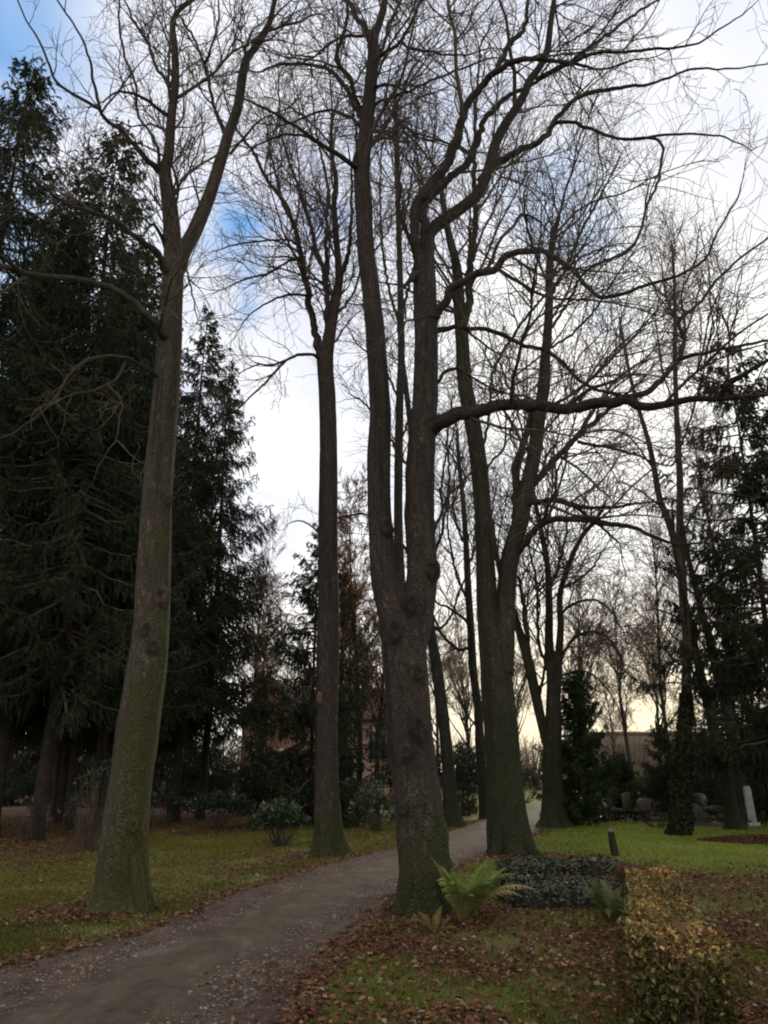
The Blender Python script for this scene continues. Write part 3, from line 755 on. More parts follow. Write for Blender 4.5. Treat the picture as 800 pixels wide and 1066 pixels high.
# ---- the big double-stemmed tree in the middle
big_tree, _ = traced_tree('bare_tree', 'thickest dark tree in the middle, twin stems rising from one knobbly trunk beside the fern', 'tree', 10.7,
 [[(443,962,64),(443,940,57),(441,900,53),(436,850,51),(431,800,47),(427,760,46),(424,715,46),(420,680,46),(416,655,43),(409,628,36),(401,600,30),(397,560,26),(395,520,24.5),(395,475,24.5),(396,430,22),(394,395,21),(391,350,20),(386,300,18.5),(381,260,18),(379,220,17),(377,175,17),(381,140,15),(384,110,14),(387,80,13),(389,58,12.5),(389,38,11),(395,24,8),(400,6,7),(403,-20,6)],
  [(424,672,40),(432,645,37),(438,615,33),(439,585,32),(437,540,31.5),(437,500,30),(439,465,28),(442,430,26),(443,395,25),(444,350,24.5),(443,305,24),(443,285,21),(444,262,17),(446,245,15),(454,235,13.5),(470,224,13),(484,214,12.5),(497,203,12),(504,190,11.5),(510,173,11),(516,150,10.5),(526,130,10),(536,115,9),(546,98,8.5),(551,85,8),(562,70,7.5),(570,52,7),(573,28,6),(577,0,5),(580,-20,4)]],
 [(1.2, [(377,123,8),(370,112,7),(360,91,6.5),(343,73,6),(321,67,5.5),(291,67,4.5),(269,75,3.5),(256,72,3)]),
  (-.8, [(377,120,7),(370,100,6.5),(366,82,6.5),(350,62,6),(355,42,6),(361,20,5.5),(361,0,5),(362,-20,4)]),
  (.9, [(389,50,9),(384,38,8.5),(379,29,8),(368,11,7),(363,-2,5.5),(358,-20,4.5)]),
  (-1.5, [(373,178,9),(366,171,7),(350,159,6.5),(330,148,6),(311,133,5.5),(278,114,4.5),(256,104,4),(236,97,3.5)]),
  (.8, [(330,148,5),(314,141,4.5),(291,141,4),(269,151,3.5),(258,160,2.5)]),
  (1.6, [(375,130,6.5),(366,122,5.5),(353,117,5),(340,115,4.5),(317,122,4),(295,130,3.5),(272,128,2.5)]),
  (.4, [(368,170,5),(371,155,4.5),(371,140,4.5),(369,124,4)]),
  (-1.0, [(391,66,7),(399,56,6),(415,45,5.5),(428,26,5),(438,0,4.5),(443,-20,3.5)]),
  (1.4, [(392,62,6),(399,48,5.5),(404,29,5.5),(415,6,5),(425,-15,4)]),
  (.6, [(387,112,6),(392,109,5),(402,104,4.8),(428,94,4.5),(444,86,4.5),(470,76,4),(490,68,4),(520,60,3),(560,74,2.5)]),
  (-.6, [(389,92,5.5),(396,90,5),(408,88,4.5),(420,93,4),(431,97,3.5)]),
  (-.9, [(418,44,5),(428,50,4.5),(447,54,4),(480,58,3.5),(510,50,3)]),
  # dark left leader of the right stem
  (-1.2, [(441,290,15),(433,268,12),(430,250,11),(430,231,11),(435,212,12),(451,189,12),(464,170,11.5),(474,148,11.5),(480,128,10.5),(495,97,10),(515,76,9.5),(545,62,8.5),(590,65,6.5),(625,72,5),(660,62,4)]),
  (.8, [(510,80,8),(520,66,8),(530,47,7.5),(545,30,7),(550,6,6.5),(552,-20,6)]),
  (1.0, [(444,255,12),(442,235,11),(443,215,10.5),(458,194,10),(480,176,9.5),(494,157,9.5),(502,130,8.5),(515,112,8),(535,97,7.5),(560,85,7)]),
  (.4, [(503,186,11),(514,172,10),(538,158,8.5),(565,145,8),(590,110,7),(620,95,6.5),(650,91,6),(680,87,5),(720,72,4.5),(760,72,3.5),(797,67,3)]),
  (-1.0, [(560,82,7),(575,74,6.5),(600,62,6),(625,55,5.5),(675,52,5),(720,47,4),(750,30,3.5),(782,8,2.5)]),
  (.9, [(600,60,5),(625,42,5),(660,15,4.5),(685,0,4),(700,-16,3)]),
  (-.8, [(577,128,6),(595,127,5.5),(615,135,5.5),(650,145,5),(700,140,4.5),(750,142,3.5),(782,156,2.5)]),
  (-1.4, [(650,145,5),(687,147,4.5),(686,185,4.5),(675,212,4.5),(660,255,4.5),(635,270,4),(600,281,3.5)]),
  # mossy burl and stubs
  (-.5, [(440,292,14),(434,287,12),(428,289,9),(424,295,6),(417,303,5.5),(422,319,4.5),(422,337,3)]),
  (-.3, [(434,268,9),(427,248,7),(421,231,6.5),(414,215,6),(417,200,6.5),(416,188,5),(419,172,2.5)]),
  # mid limb
  (-1.6, [(448,335,14),(460,319,10.5),(474,299,10),(494,286,9.5),(513,281,9.5),(523,270,9),(540,261,8.5),(562,260,8),(578,269,7.5),(601,285,7),(620,307,6.5),(647,306,6.5),(676,296,6),(709,285,5.5),(735,267,5),(751,235,4.2),(767,208,3.5),(772,190,2.5)]),
  (.8, [(508,280,6),(520,252,5),(536,234,5),(544,223,5),(559,228,4),(575,244,3)]),
  (-.5, [(520,281,6),(542,294,5.5),(562,306,5),(581,311,4.5),(614,312,4),(650,318,3),(690,330,2.5)]),
  (.9, [(447,348,9),(458,344,8),(471,341,7),(490,342,6.5),(516,346,6.5),(542,358,6.5),(575,368,6.5),(594,387,6.5),(614,403,6),(640,410,6),(672,421,4)]),
  (-.9, [(446,332,5),(458,330,5),(445,329,4.5),(432,333,3.5),(420,337,3),(408,350,2)]),
  (.6, [(447,412,7),(453,402,6),(461,390,5.5),(474,384,5.5),(490,392,4.5),(510,403,4),(529,410,3.2)]),
  # the long level limb
  (-1.8, [(446,450,19),(456,442,17),(468,436,15),(494,429,14),(516,423,13),(552,421,12.5),(581,425,12.5),(607,423,12.5),(630,419,12),(650,416,12),(670,423,11),(696,420,10),(722,415,9.5),(751,415,9),(775,413,8),(812,409,7.5),(840,405,7)]),
  (-.8, [(748,414,8),(758,402,7.5),(770,392,7),(790,380,6.5),(815,368,6),(835,360,5)]),
  (1.2, [(645,415,9),(660,412,8.5),(676,406,8),(696,387,7.5),(707,374,7),(712,355,6.5),(707,335,6),(728,316,5.5),(748,290,5),(774,267,4.5),(800,247,4),(832,228,3)]),
  (-.6, [(706,375,6.5),(720,370,6),(735,367,5.5),(767,361,5.5),(800,355,5),(835,348,4.5)]),
  (.7, [(590,424,7),(612,407,6),(636,398,5),(662,380,4),(690,370,3)]),
  (.9, [(452,552,5),(458,538,5),(467,517,5),(476,507,4.5),(487,496,4),(500,475,3)]),
  (.5, [(461,530,4),(459,505,4),(466,470,3.5),(476,440,3)])],
 M['bark_dark'], M['twig'], 2, 56, .50, .26, dens=1.0, scale=1.0, burl=.30, lump=.10, ridge=.06, n2f=7, n3f=5.5, rmax=.034, maxlen=3.1, minr=.0030, trop=(.01,.02,.05), extra=(.3,))

for px, py, dy, w_, s_ in [(437,757,-.36,17,1),(424,782,-.36,12,2),(450,592,-.22,15,3),(428,628,-.30,14,4),(411,655,-.33,16,5),(402,548,-.2,12,6),(437,700,-.34,10,7),(419,842,-.33,9,8)]:
    knot(big_tree, px, py, 10.7+dy, w_, s_)
# ---- third tree, slim with a broom-like crown
slim_tree, _ = traced_tree('bare_tree', 'slim straight bare tree between the spruces and the path, broom shaped crown', 'tree', 17.8,
 [[(342,894,40),(342,880,31),(341,850,27),(340,800,24.5),(340,750,23.5),(341,700,23),(342,640,22),(342,580,20.5),(342,520,19.5),(342,460,18.5),(341,410,17.5),(339,380,17),(341,362,14),(345,338,12),(349,315,11),(353,292,8.5),(352,266,7),(350,244,6.5),(348,211,5.5),(350,188,5),(345,155,4),(346,120,3)]],
 [(1.0, [(338,385,12),(334,370,11),(328,345,9),(321,310,8.5),(316,278,8),(313,257,7.5),(305,232,7),(298,214,6.5),(275,182,6),(265,159,5.5),(252,143,5),(240,120,4),(232,90,3)]),
  (-1.0, [(343,350,8),(340,320,7),(339,289,7.5),(330,260,6.5),(321,227,5.5),(311,195,5),(300,165,4.5),(292,130,4),(290,80,3)]),
  (-1.5, [(349,318,9),(356,290,8),(361,270,7),(365,247,6),(366,211,5),(366,180,4),(362,150,3)]),
  (1.5, [(341,345,7),(340,283,6),(340,234,5.5),(342,201,5),(337,172,4.5),(330,140,4),(325,100,3)]),
  (-1.5, [(314,270,5),(306,270,4.5),(298,273,4),(282,283,4),(252,292,3.5),(232,302,2.5)]),
  (-2, [(313,257,4),(300,250,4),(285,250,3.5),(252,253,3.2),(222,262,2.5)]),
  (-1.5, [(322,308,4.5),(305,306,4),(285,312,3.5),(262,326,3),(248,345,2.5)]),
  (-2, [(335,376,6),(328,370,5),(315,369,5),(300,374,4.5),(288,386,4),(275,400,4),(260,414,3.5),(243,430,2.5)]),
  (-1, [(298,375,4),(284,380,3.5),(268,380,3),(250,388,2.5)]),
  (1.2, [(305,232,5),(296,215,4),(290,190,4),(282,160,3.5),(278,130,3)]),
  (1.2, [(345,330,5),(359,318,4.5),(370,300,4),(378,270,3.5),(382,240,3)]),
  (.8, [(336,560,3),(325,548,3),(312,542,2.5),(300,545,2)]),
  (-1.2, [(333,745,3.5),(322,735,2.5),(308,725,2),(298,716,1.6)])],
 M['bark_dark'], M['twig'], 3, 36, .45, .3, dens=1.9, scale=1.05, n2f=6, n3f=4.5, rmax=.032, maxlen=3.2, minr=.0042, trop=(.05,.05,.06), burl=.12)

for k_ in late_knots: knot(slim_tree, k_[0], k_[1], k_[2], k_[3], k_[4], mat=M[k_[5]], hx=.5)
# ---- fourth tree: two stems fused below, right of the path
twin_tree, _ = traced_tree('bare_tree', 'mossy twin stemmed tree right of the path, beside the second ivy bed', 'tree', 17.8,
 [[(534,894,47),(532,880,44),(529,860,42),(525,810,37),(522,760,35.5),(518,720,34),(516,690,32),(513,665,28),(508,635,23),(506,600,20.5),(504,560,18.5),(502,520,18),(498,480,17.5),(494,450,17),(489,425,16),(484,397,15),(481,351,14),(478,312,12.5),(477,290,11),(474,270,9),(468,247,7.5),(462,215,6),(458,180,5)],
  [(520,700,30),(523,670,26),(526,632,21),(529,595,19.5),(534,570,18.5),(540,550,17.5),(548,512,16),(556,475,15),(561,437,14),(566,405,12.5),(568,370,10.5),(570,351,9.5),(572,312,8.5),(572,280,7.5),(576,248,6.5),(582,225,4)]],
 [(.8, [(480,345,11),(487,322,10),(489,300,9.5),(489,280,9),(494,247,8.5),(494,215,8),(494,166,7),(495,130,6),(497,90,5),(500,50,4)]),
  (.6, [(541,548,12),(538,530,10.5),(537,510,10),(537,486,9.5),(543,465,9.5),(549,445,9),(556,425,8),(563,405,6)]),
  (1.0, [(549,510,9),(563,494,9),(579,477,8.5),(601,455,8),(627,432,7),(645,415,5.5),(668,398,4)]),
  (-1.0, [(603,460,5.5),(627,465,5.2),(657,472,4.5),(687,483,3.5),(700,485,2.5)]),
  (-1.2, [(545,526,9),(555,523,8.5),(575,521,8),(590,524,7.5),(605,528,6.5),(639,528,5.5),(665,524,4.5),(690,521,3)]),
  (-1.8, [(538,576,9),(545,568,9),(556,552,9),(575,541,8.5),(605,541,8.2),(635,545,8),(661,549,7),(680,558,6.5),(706,567,5.5),(735,565,4.5)]),
  (.5, [(592,524,6),(612,537,5.5),(631,552,5),(646,566,3.5)]),
  (-.6, [(588,478,4),(605,490,4),(620,505,3.8),(634,517,3)]),
  (.5, [(500,470,5),(507,448,4.5),(511,420,4.5),(513,390,4.5),(529,358,5),(549,329,5),(575,299,4.5),(600,268,4),(622,230,3)]),
  (1.2, [(571,312,5),(589,280,4.5),(605,241,4.5),(621,212,4.2),(637,182,3.5),(647,160,3)]),
  (-.8, [(571,345,5),(590,318,4.5),(604,290,4.5),(618,277,4.5),(654,260,4.2),(667,241,4),(673,208,4),(677,186,3)]),
  (-1.2, [(572,300,4),(560,270,4),(550,240,3.5),(545,205,3)]),
  (.9, [(569,365,4),(595,348,4),(620,322,3.8),(640,290,3.5),(660,262,3)]),
  (1.0, [(503,500,4.5),(512,480,4),(524,468,4),(527,440,3.5),(524,410,3)]),
  (-.8, [(480,330,4),(470,305,4),(458,285,3.5),(445,262,3)]),
  (.7, [(490,300,4),(505,270,4),(517,240,3.6),(533,210,3.2),(548,180,2.5)]),
  (.7, [(495,200,4),(508,180,4),(520,160,3.5),(530,132,3)])],
 M['bark_mossy'], M['twig'], 4, 44, .26, .30, dens=1.5, scale=1.15, n2f=6.5, n3f=5, rmax=.038, maxlen=3.8, minr=.0042, trop=(.02,.03,.05), extra=(.35,), burl=.10)

def root_spur(root, pts, Y, mat, seed):
    base = np.array(root.location); W = np.array([[*P(px, py, Y-dy), .5*w_/F*T(px, py, Y-dy)] for px, py, w_, dy in pts])
    a = Acc(); thick_tube(a, catmull(W, .08), 22, .10, .05, 0, 1, seed); obj('root', a.mesh('root', mat, True, base), root)
root_spur(twin_tree, [(531,790,10,.12),(537,830,17,.15),(542,860,18,.2),(549,880,15,.3),(560,891,10,.45),(572,899,5,.6)], 17.8, M['bark_mossy'], 3)
root_spur(twin_tree, [(521,830,10,.25),(519,865,12,.3),(517,886,12,.4),(512,899,8,.5)], 17.8, M['bark_mossy'], 4)
root_spur(big_tree, [(428,880,14,.22),(423,920,18,.27),(418,950,16,.33),(410,966,9,.4)], 10.7, M['bark_dark'], 5)
root_spur(big_tree, [(455,890,14,.18),(459,925,17,.22),(464,952,14,.28),(474,967,8,.35)], 10.7, M['bark_dark'], 6)
root_spur(left_tree, [(114,880,12,.2),(109,920,14,.24),(105,948,13,.3),(97,966,7,.38)], 10.7, M['bark_grey'], 7)
root_spur(left_tree, [(140,890,12,.2),(144,925,14,.24),(149,950,12,.3),(158,966,6,.38)], 10.7, M['bark_grey'], 8)
# ---- slender tree seen between the two stems of the middle tree
traced_tree('bare_tree', 'very slender bare tree glimpsed between the twin stems of the thickest tree', 'tree', 24.0,
 [[(428,874,16),(426,800,14),(424,720,12),(421,650,11),(417,600,10),(415,550,9.5),(415,500,9),(416,430,8.5),(418,370,7.5),(417,300,6.5),(415,230,5.5),(413,160,5),(411,90,4)]],
 [(1, [(417,330,5),(428,290,4.5),(440,240,4),(448,190,3.2),(452,140,2.5)]),
  (-1, [(417,340,5),(405,300,4.5),(398,250,4),(396,200,3.5),(398,150,2.6)]),
  (1, [(416,250,4.5),(425,210,4),(432,160,3.5),(436,110,2.6)]),
  (1, [(416,420,4),(404,390,3.5),(390,372,3),(374,360,2.5),(362,340,2)]),
  (-1, [(417,460,4),(428,430,3.5),(437,395,3),(448,360,2.5)])],
 M['bark_far'], M['twig'], 5, 20, .3, .3, dens=1.4, scale=1.0, n2f=6, n3f=4, rmax=.02, maxlen=2.2, minr=.0055, trop=(.05,.06,.06))

# ---- leaning tree behind the path bend
traced_tree('bare_tree', 'bare trunk leaning left beyond the path, just right of the thickest tree', 'tree', 27.0,
 [[(472,862,24),(470,845,17),(468,820,14.5),(466,790,13),(461,740,12),(455,695,11),(449,660,10.5),(445,630,10),(441,590,9),(437,540,8),(432,480,7),(426,430,6),(420,380,5),(415,340,4)]],
 [(1.5, [(443,600,6),(455,570,5.5),(463,540,5),(468,500,4.5),(466,460,4),(470,420,3)]),
  (-1.5, [(442,600,5),(425,575,5),(408,550,4.5),(390,538,4),(372,535,3.5),(352,540,3)]),
  (-1.0, [(434,500,5),(415,470,4.5),(395,440,4),(380,420,3.5),(365,410,3)]),
  (1.0, [(447,645,5),(458,655,4.5),(470,640,4),(480,610,3.5)]),
  (1.0, [(428,445,4),(440,410,4),(452,370,3.5),(456,330,3)])],
 M['bark_far'], M['twig'], 6, 22, .4, .3, dens=1.5, scale=1.15, n2f=6, n3f=4, rmax=.024, maxlen=3.0, minr=.006)

traced_tree('bare_tree', 'thin straight bare tree behind the leaning trunk, low arched branches on its left', 'tree', 31.0,
 [[(506,862,13),(504,840,11),(501,800,10),(498,740,9),(493,700,8.5),(490,650,8),(487,600,7),(485,560,6),(482,520,5),(478,480,4),(476,450,3)]],
 [(1.5, [(489,675,5.5),(478,676,5.2),(467,668,5),(456,652,4.5),(447,630,4),(443,600,3.5)]),
  (-1.5, [(489,650,5),(478,640,4.5),(466,632,4),(456,628,3.5),(446,610,3)]),
  (1.5, [(488,625,4.5),(478,605,4.5),(470,575,4),(466,545,3.5),(468,515,3)]),
  (-1.5, [(487,590,4.5),(496,565,4.2),(502,535,4),(504,505,3)]),
  (1.5, [(486,570,4),(476,548,4),(472,520,3.5),(474,490,3)]),
  (.5, [(499,760,3),(488,745,3),(478,725,2.5),(470,700,2)])],
 M['bark_far'], M['twig'], 7, 20, .35, .3, dens=2.2, scale=1.1, n2f=6, n3f=4, rmax=.032, maxlen=3.2, minr=.0065, trop=(.05,.05,.06))

# ---- many-stemmed tree behind
traced_tree('bare_tree', 'many stemmed mossy bare tree dividing low down at the far bend of the path', 'tree', 26.5,
 [[(576,866,36),(575,850,25),(575,820,20.5),(575,785,19.5),(576,755,17),(576,725,14),(575,702,12),(572,670,9),(572,640,8),(571,600,6.5),(568,575,6),(562,545,5),(556,515,4),(553,490,3)],
  [(575,790,13),(569,772,10),(563,747,10),(557,720,10.5),(551,692,10.5),(545,670,9.5),(538,648,8),(531,625,7),(522,600,5.5),(516,570,4.5),(512,540,4)],
  [(577,745,10),(580,715,9),(582,680,8),(584,650,7),(583,620,6),(590,595,5.5),(598,574,5),(608,556,4.5),(617,545,4),(628,530,3)]],
 [(.8, [(551,690,7.5),(549,665,7),(546,640,6.5),(543,612,6),(536,590,5),(534,560,4)]),
  (-.8, [(573,700,6),(566,685,5.5),(561,665,5),(560,635,5),(558,600,4.5),(552,575,4),(548,550,3)]),
  (1.2, [(572,615,5),(578,600,5),(584,580,4.5),(590,555,4),(590,530,3)]),
  (-1.5, [(583,640,5),(600,628,4.5),(620,625,4),(636,636,3.5),(648,655,3)]),
  (-1.5, [(581,690,5),(595,668,4.5),(612,658,4),(630,662,3.5),(645,680,3),(652,702,2.5)]),
  (1.5, [(584,612,4.5),(600,605,4.2),(616,592,4),(630,570,3.5)]),
  (1.5, [(581,705,4),(596,700,3.5),(612,700,3.2),(628,712,3),(640,730,2.5)]),
  (1.0, [(543,665,4),(548,700,3),(541,722,2.5),(538,740,2)]),
  (.5, [(560,730,5),(566,700,4.5),(569,670,4),(571,645,3)])],
 M['bark_mossy'], M['twig'], 8, 30, .5, .35, dens=2.0, scale=1.1, n2f=6, n3f=4.5, rmax=.032, maxlen=3.2, minr=.006, extra=(.5, -.5), trop=(.03, .03, .04))

# ---- pale birch and the leaning pair on the right
birch = dict(n2f=8, n3f=5, rmax=.016, maxlen=2.2, minr=.0048, trop=(.03, .0, -.02))
traced_tree('birch_tree', 'tall thin birch right of the lawn, dark ivy around its foot', 'tree', 23.5,
 [[(707,872,19),(708,855,15),(710,820,13),(712,790,12),(714,740,11),(715,700,10),(715,660,9.5),(712,630,9),(710,594,8.5),(708,550,7.5),(708,500,7),(706,462,6),(704,417,5),(703,370,4.5),(703,330,4),(702,290,3),(700,255,2.2)],
  [(712,640,7),(710,595,7),(704,570,7.5),(699,552,7),(692,532,6.5),(687,519,6.5),(680,481,5.5),(674,455,5),(665,425,4),(657,395,3.5),(650,360,3),(645,330,2)]],
 [(1, [(714,690,3.5),(700,684,3.2),(688,672,3),(676,670,2.6),(664,676,2.2)]),
  (-1, [(707,470,3.5),(718,440,3.2),(728,405,3),(736,370,2.5),(742,330,2)]),
  (1, [(705,430,3.2),(694,400,3),(687,365,2.8),(682,330,2.2)]),
  (-1, [(682,490,3.5),(668,470,3),(655,455,2.8),(640,448,2)]),
  (1, [(703,375,3),(715,345,3),(726,310,2.6),(732,280,2)]),
  (1, [(690,528,3.5),(672,515,3),(655,505,2.6),(640,502,2)]),
  (-1, [(709,560,3.4),(722,535,3),(735,515,2.7),(748,500,2)]),
  (-1, [(714,650,3.5),(700,640,3),(684,634,2.8),(668,636,2)]),
  (1, [(702,330,2.8),(692,300,2.6),(688,265,2)])],
 M['bark_birch'], M['twig_warm'], 9, 22, .10, .25, dens=1.8, scale=1.0, extra=(-1.0,), **birch)
traced_tree('leaning_tree', 'bare tree leaning left, first leaning trunk right of the birch', 'tree', 25.5,
 [[(765,858,20),(762,845,15),(757,820,13.5),(752,795,12.5),(746,770,11.5),(740,745,10.5),(735,722,10),(729,700,9),(725,680,8),(719,650,7),(712,620,6),(706,590,5),(702,560,4),(700,530,3)]],
 [(1, [(733,712,4.5),(722,700,4),(706,690,3.5),(694,690,3)]),
  (1, [(720,655,4),(730,630,3.6),(740,610,3),(748,585,2.5)]),
  (-1, [(727,690,3.5),(712,672,3),(700,662,2.8),(690,645,2)]),
  (1, [(708,600,3.5),(718,570,3),(724,540,2.6)])],
 M['bark_far'], M['twig'], 10, 22, .3, .3, dens=1.8, scale=.9, n2f=6, n3f=4, rmax=.018, maxlen=2.0, minr=.0055)
traced_tree('leaning_tree', 'bare tree leaning left with a long straight trunk, just behind the pale stone', 'tree', 27.0,
 [[(776,856,20),(774,840,15),(768,800,13),(761,760,12),(756,735,11),(750,710,10.5),(744,687,9.5),(738,662,8.5),(732,642,7.5),(725,612,6.5),(719,590,5.5),(713,562,4.5),(708,535,3.5)]],
 [(1, [(738,662,4),(750,640,3.6),(763,625,3),(775,604,2.5)]),
  (-1, [(728,622,4),(715,612,3.5),(700,596,3),(684,590,2.5)]),
  (1, [(722,600,3.5),(732,575,3),(738,550,2.6),(742,520,2)]),
  (-1, [(748,702,3.5),(760,690,3),(772,672,2.5)])],
 M['bark_far'], M['twig'], 12, 22, .3, .3, dens=1.8, scale=.9, n2f=6, n3f=4, rmax=.018, maxlen=2.0, minr=.0055)
print('trees done')

# ---- the tall spruces on the left
SP1 = dict(H=22.3, R=4.3, h0=3.9, seed=31, dens=1.35, droop=.34, per=40, shape=.62, needle=(.085, .024), branchlet=.75)
SP2 = dict(H=20.5, R=3.5, h0=4.3, seed=32, dens=1.2, droop=.42, per=40, shape=.66, needle=(.085, .026), branchlet=.75)
def base_at(px, Y):
    """a vertical tree whose foot appears at column px"""
    x = (px-CX)/F*(Y*cp + (0-CAMZ)*sp); return (x, Y, float(gz(x, Y)))
spr_group = 'spruces standing in the dark grove on the left'
s1 = make_conifer('spruce_tree', 'tall dark spruce whose pointed top shows left of the grey forked tree', 'tree', base_at(38, 21.3), SP1, spr_group)
s2 = make_conifer('spruce_tree', 'spruce at the right edge of the grove, boughs against the pale sky', 'tree', base_at(178, 29.5), SP2, spr_group)
more = [(s1, -118, 23.0, 2.0, 1.22, 'spruce at the left border of the photo, top reaching into the blue sky'),
        (s2, 207, 31.5, 1.0, .93, 'second thin trunked spruce in the gap right of the grey forked tree'),
        (s2, 96, 24.5, 5.6, .98, 'spruce whose bare trunk stands just left of the forked tree foot'),
        (s1, 62, 28.5, 3.9, .97, 'spruce in the middle of the grove between the second and third trunks'),
        (s1, -30, 26.0, 4.0, 1.0, 'spruce deep in the grove behind the leftmost trunk'),
        (s2, 74, 25.5, 3.1, 1.02, 'spruce with a bare lower trunk, third trunk from the left border'),
        (s1, 130, 31.0, 5.0, .82, 'spruce hidden for the most part behind the grey forked tree'),
        (s2, 108, 28.0, 1.7, .93, 'spruce right behind the thin glossy shrub at the grove edge'),
        (s2, -14, 22.0, .6, 1.0, 'nearest spruce of the grove, its bare trunk at the very left border'),
        (s1, 55, 33.0, 2.6, .85, 'farthest spruce of the grove, seen through the gap between the left trunks'),
        (s2, 150, 40.0, 2.2, .70, 'small spruce at the back of the grove right behind the forked tree')]
for src, px, Y, rz, s, lab in more: copy_tree(src, base_at(px, Y), rz, s, lab)

grp = 'dim evergreens closing the back of the grove'
# dark broad spruce behind the slim tree
make_conifer('spruce_tree', 'broad spruce with spreading boughs directly behind the slim straight tree', 'tree', base_at(326, 27.5),
  dict(H=10.4, R=3.5, h0=.3, seed=35, dens=1.3, droop=.24, per=26, needle=(.10,.026), shape=.8, spacing=.34, upturn=.3))
make_conifer('yew_tree', 'low dark evergreen in front of the brick building, right of the slim tree', 'tree', base_at(350, 31),
  dict(H=4.2, R=1.8, h0=.2, seed=36, dens=1.5, droop=.15, per=14, shape=.5, spacing=.3, cols=[(.022,.040,.014),(.034,.056,.018),(.016,.028,.01)]))
# right hand side
make_conifer('spruce_tree', 'tall dark conifer with ragged tufted boughs at the right border', 'tree', base_at(828, 22.5),
  dict(H=14.8, R=4.2, h0=2.0, seed=37, dens=1.25, droop=.12, per=40, shape=.56, needle=(.10, .026), spacing=.45, upturn=.15, cols=[(.030,.038,.016),(.040,.048,.02),(.02,.028,.012)]), bark='bark_spruce')
make_conifer('yew_tree', 'bright edged cone shaped evergreen beside the many stemmed tree', 'tree', base_at(603, 27.3),
  dict(H=4.9, R=1.55, h0=.1, seed=38, dens=1.9, droop=.02, per=15, shape=.42, spacing=.26, upturn=.35, cols=[(.028,.05,.014),(.045,.075,.018),(.02,.034,.011)], branchlet=.45))
yw = make_conifer('yew_tree', 'small dark rounded cone evergreen among the far graves', 'tree', base_at(648, 40),
  dict(H=2.6, R=.95, h0=.05, seed=39, dens=2.2, droop=.0, per=10, shape=.45, spacing=.2, upturn=.3, cols=[(.014,.024,.011),(.02,.034,.013)], branchlet=.35))
ivy_c = [(.016,.026,.009),(.024,.036,.012),(.034,.045,.016)]
big = make_conifer('yew_tree', 'wide dark evergreen filling the right border behind the leaning trunks', 'tree', base_at(800, 30),
  dict(H=6.8, R=2.9, h0=.3, seed=40, dens=1.3, droop=.12, per=18, shape=.4, spacing=.34, cols=ivy_c))
copy_tree(big, base_at(752, 36), 2.0, .72, 'dark evergreen seen between the birch and the leaning trunks')
copy_tree(big, base_at(700, 33), 4.0, .50, 'squat dark evergreen just left of the birch foot')
copy_tree(big, base_at(870, 27), 1.0, 1.0, 'dark evergreen beyond the right border under the tall conifer')
copy_tree(big, base_at(484, 36), 3.0, .42, 'dark round evergreen behind the leaning trunk beyond the path')
copy_tree(big, base_at(430, 38), 5.0, .46, 'dark evergreen behind the thickest trunk')
for px, Y, rz, s, lab in [(10, 44, 1.1, .95, 'leftmost'), (62, 47, 2.7, 1.0, 'second from the left'), (112, 45, .3, .9, 'third from the left'), (165, 46, 4.4, .95, 'fourth from the left'), (208, 44, 5.1, .85, 'last on the right')]:
    q = copy_tree(big, base_at(px, Y), rz, s, 'dim evergreen at the back of the dark grove, '+lab+' of five'); q['group'] = grp
print('conifers done')

# ---- larches with rust needles behind the broad spruce
def far_tree(name, label, loc, H, seed, twig, n1=26, spread=.45, r=.12, dens=1.2, bark='bark_far', rust=False, group=None, fork=False, minr=.008, lean=0):
    global rng
    rng = np.random.default_rng(seed)
    root = empty(name, loc, label, 'tree', group)
    acc = Acc(); zs = np.linspace(-.1, H, 26)
    pr = np.stack([.25*np.sin(zs*.35+seed)+lean*zs, .2*np.cos(zs*.3+seed), zs, r*(1-.93*zs/H)], -1); pr[:, 0] -= pr[0, 0]; pr[:, 1] -= pr[0, 1]
    thick_tube(acc, pr, 12, .08, .05, .4, .3, seed)
    obj('trunk', acc.mesh('trunk', M[bark]), root)
    st, di, rr, L, s = spawn(pr[None, :, :3], pr[None, :, 3], n1, .45, 1.0, .25, .97, .4)
    Lb = H*spread*(1.15-.8*s)*(.6+.6*rng.random(n1))
    p, q = grow(st, di, Lb, np.clip(rr*.6, .015, .09), 10, .12, .07)
    a2 = Acc(); batch_tubes(a2, p, np.maximum(q, minr), 6)
    obj('limbs', a2.mesh('limbs', M[bark]), root)['kind'] = 'stuff'
    a3 = Acc()
    twigs_from(a3, [np.concatenate([p[i], q[i][:, None]], 1) for i in range(n1)], dens, 1.0, n2f=5, n3f=4, minr=minr, rmax=.02, maxlen=2.2)
    obj('twigs', a3.mesh('twigs', twig), root)['kind'] = 'stuff'
    if rust:
        fa = Acc(); P3 = a3.V[1]; c = P3[rng.choice(len(P3), min(len(P3), 15000))]
        m = len(c)
        spikes(fa, c, rng.normal(size=(m, 3)), .12, .03, palette(m, [(.24, .125, .035), (.31, .17, .05), (.17, .09, .028)], .2))
        obj('foliage', fa.mesh('foliage', M['leaves'], False), root)['kind'] = 'stuff'
    return root
lg = 'larches with rusty needles'
la = far_tree('larch_tree', 'rusty orange larch rising right behind the slim tree', base_at(372, 33), 12.5, 51, M['twig_warm'], 34, .30, .13, 1.2, rust=True, group=lg, minr=.007)
copy_tree(la, base_at(392, 35), 2.2, .90, 'rusty larch partly hidden by the thickest tree')
copy_tree(la, base_at(358, 36), 4.2, .95, 'rusty larch leaning over the broad spruce')
copy_tree(la, base_at(268, 38), 1.0, .62, 'low rusty larch showing left of the broad spruce')

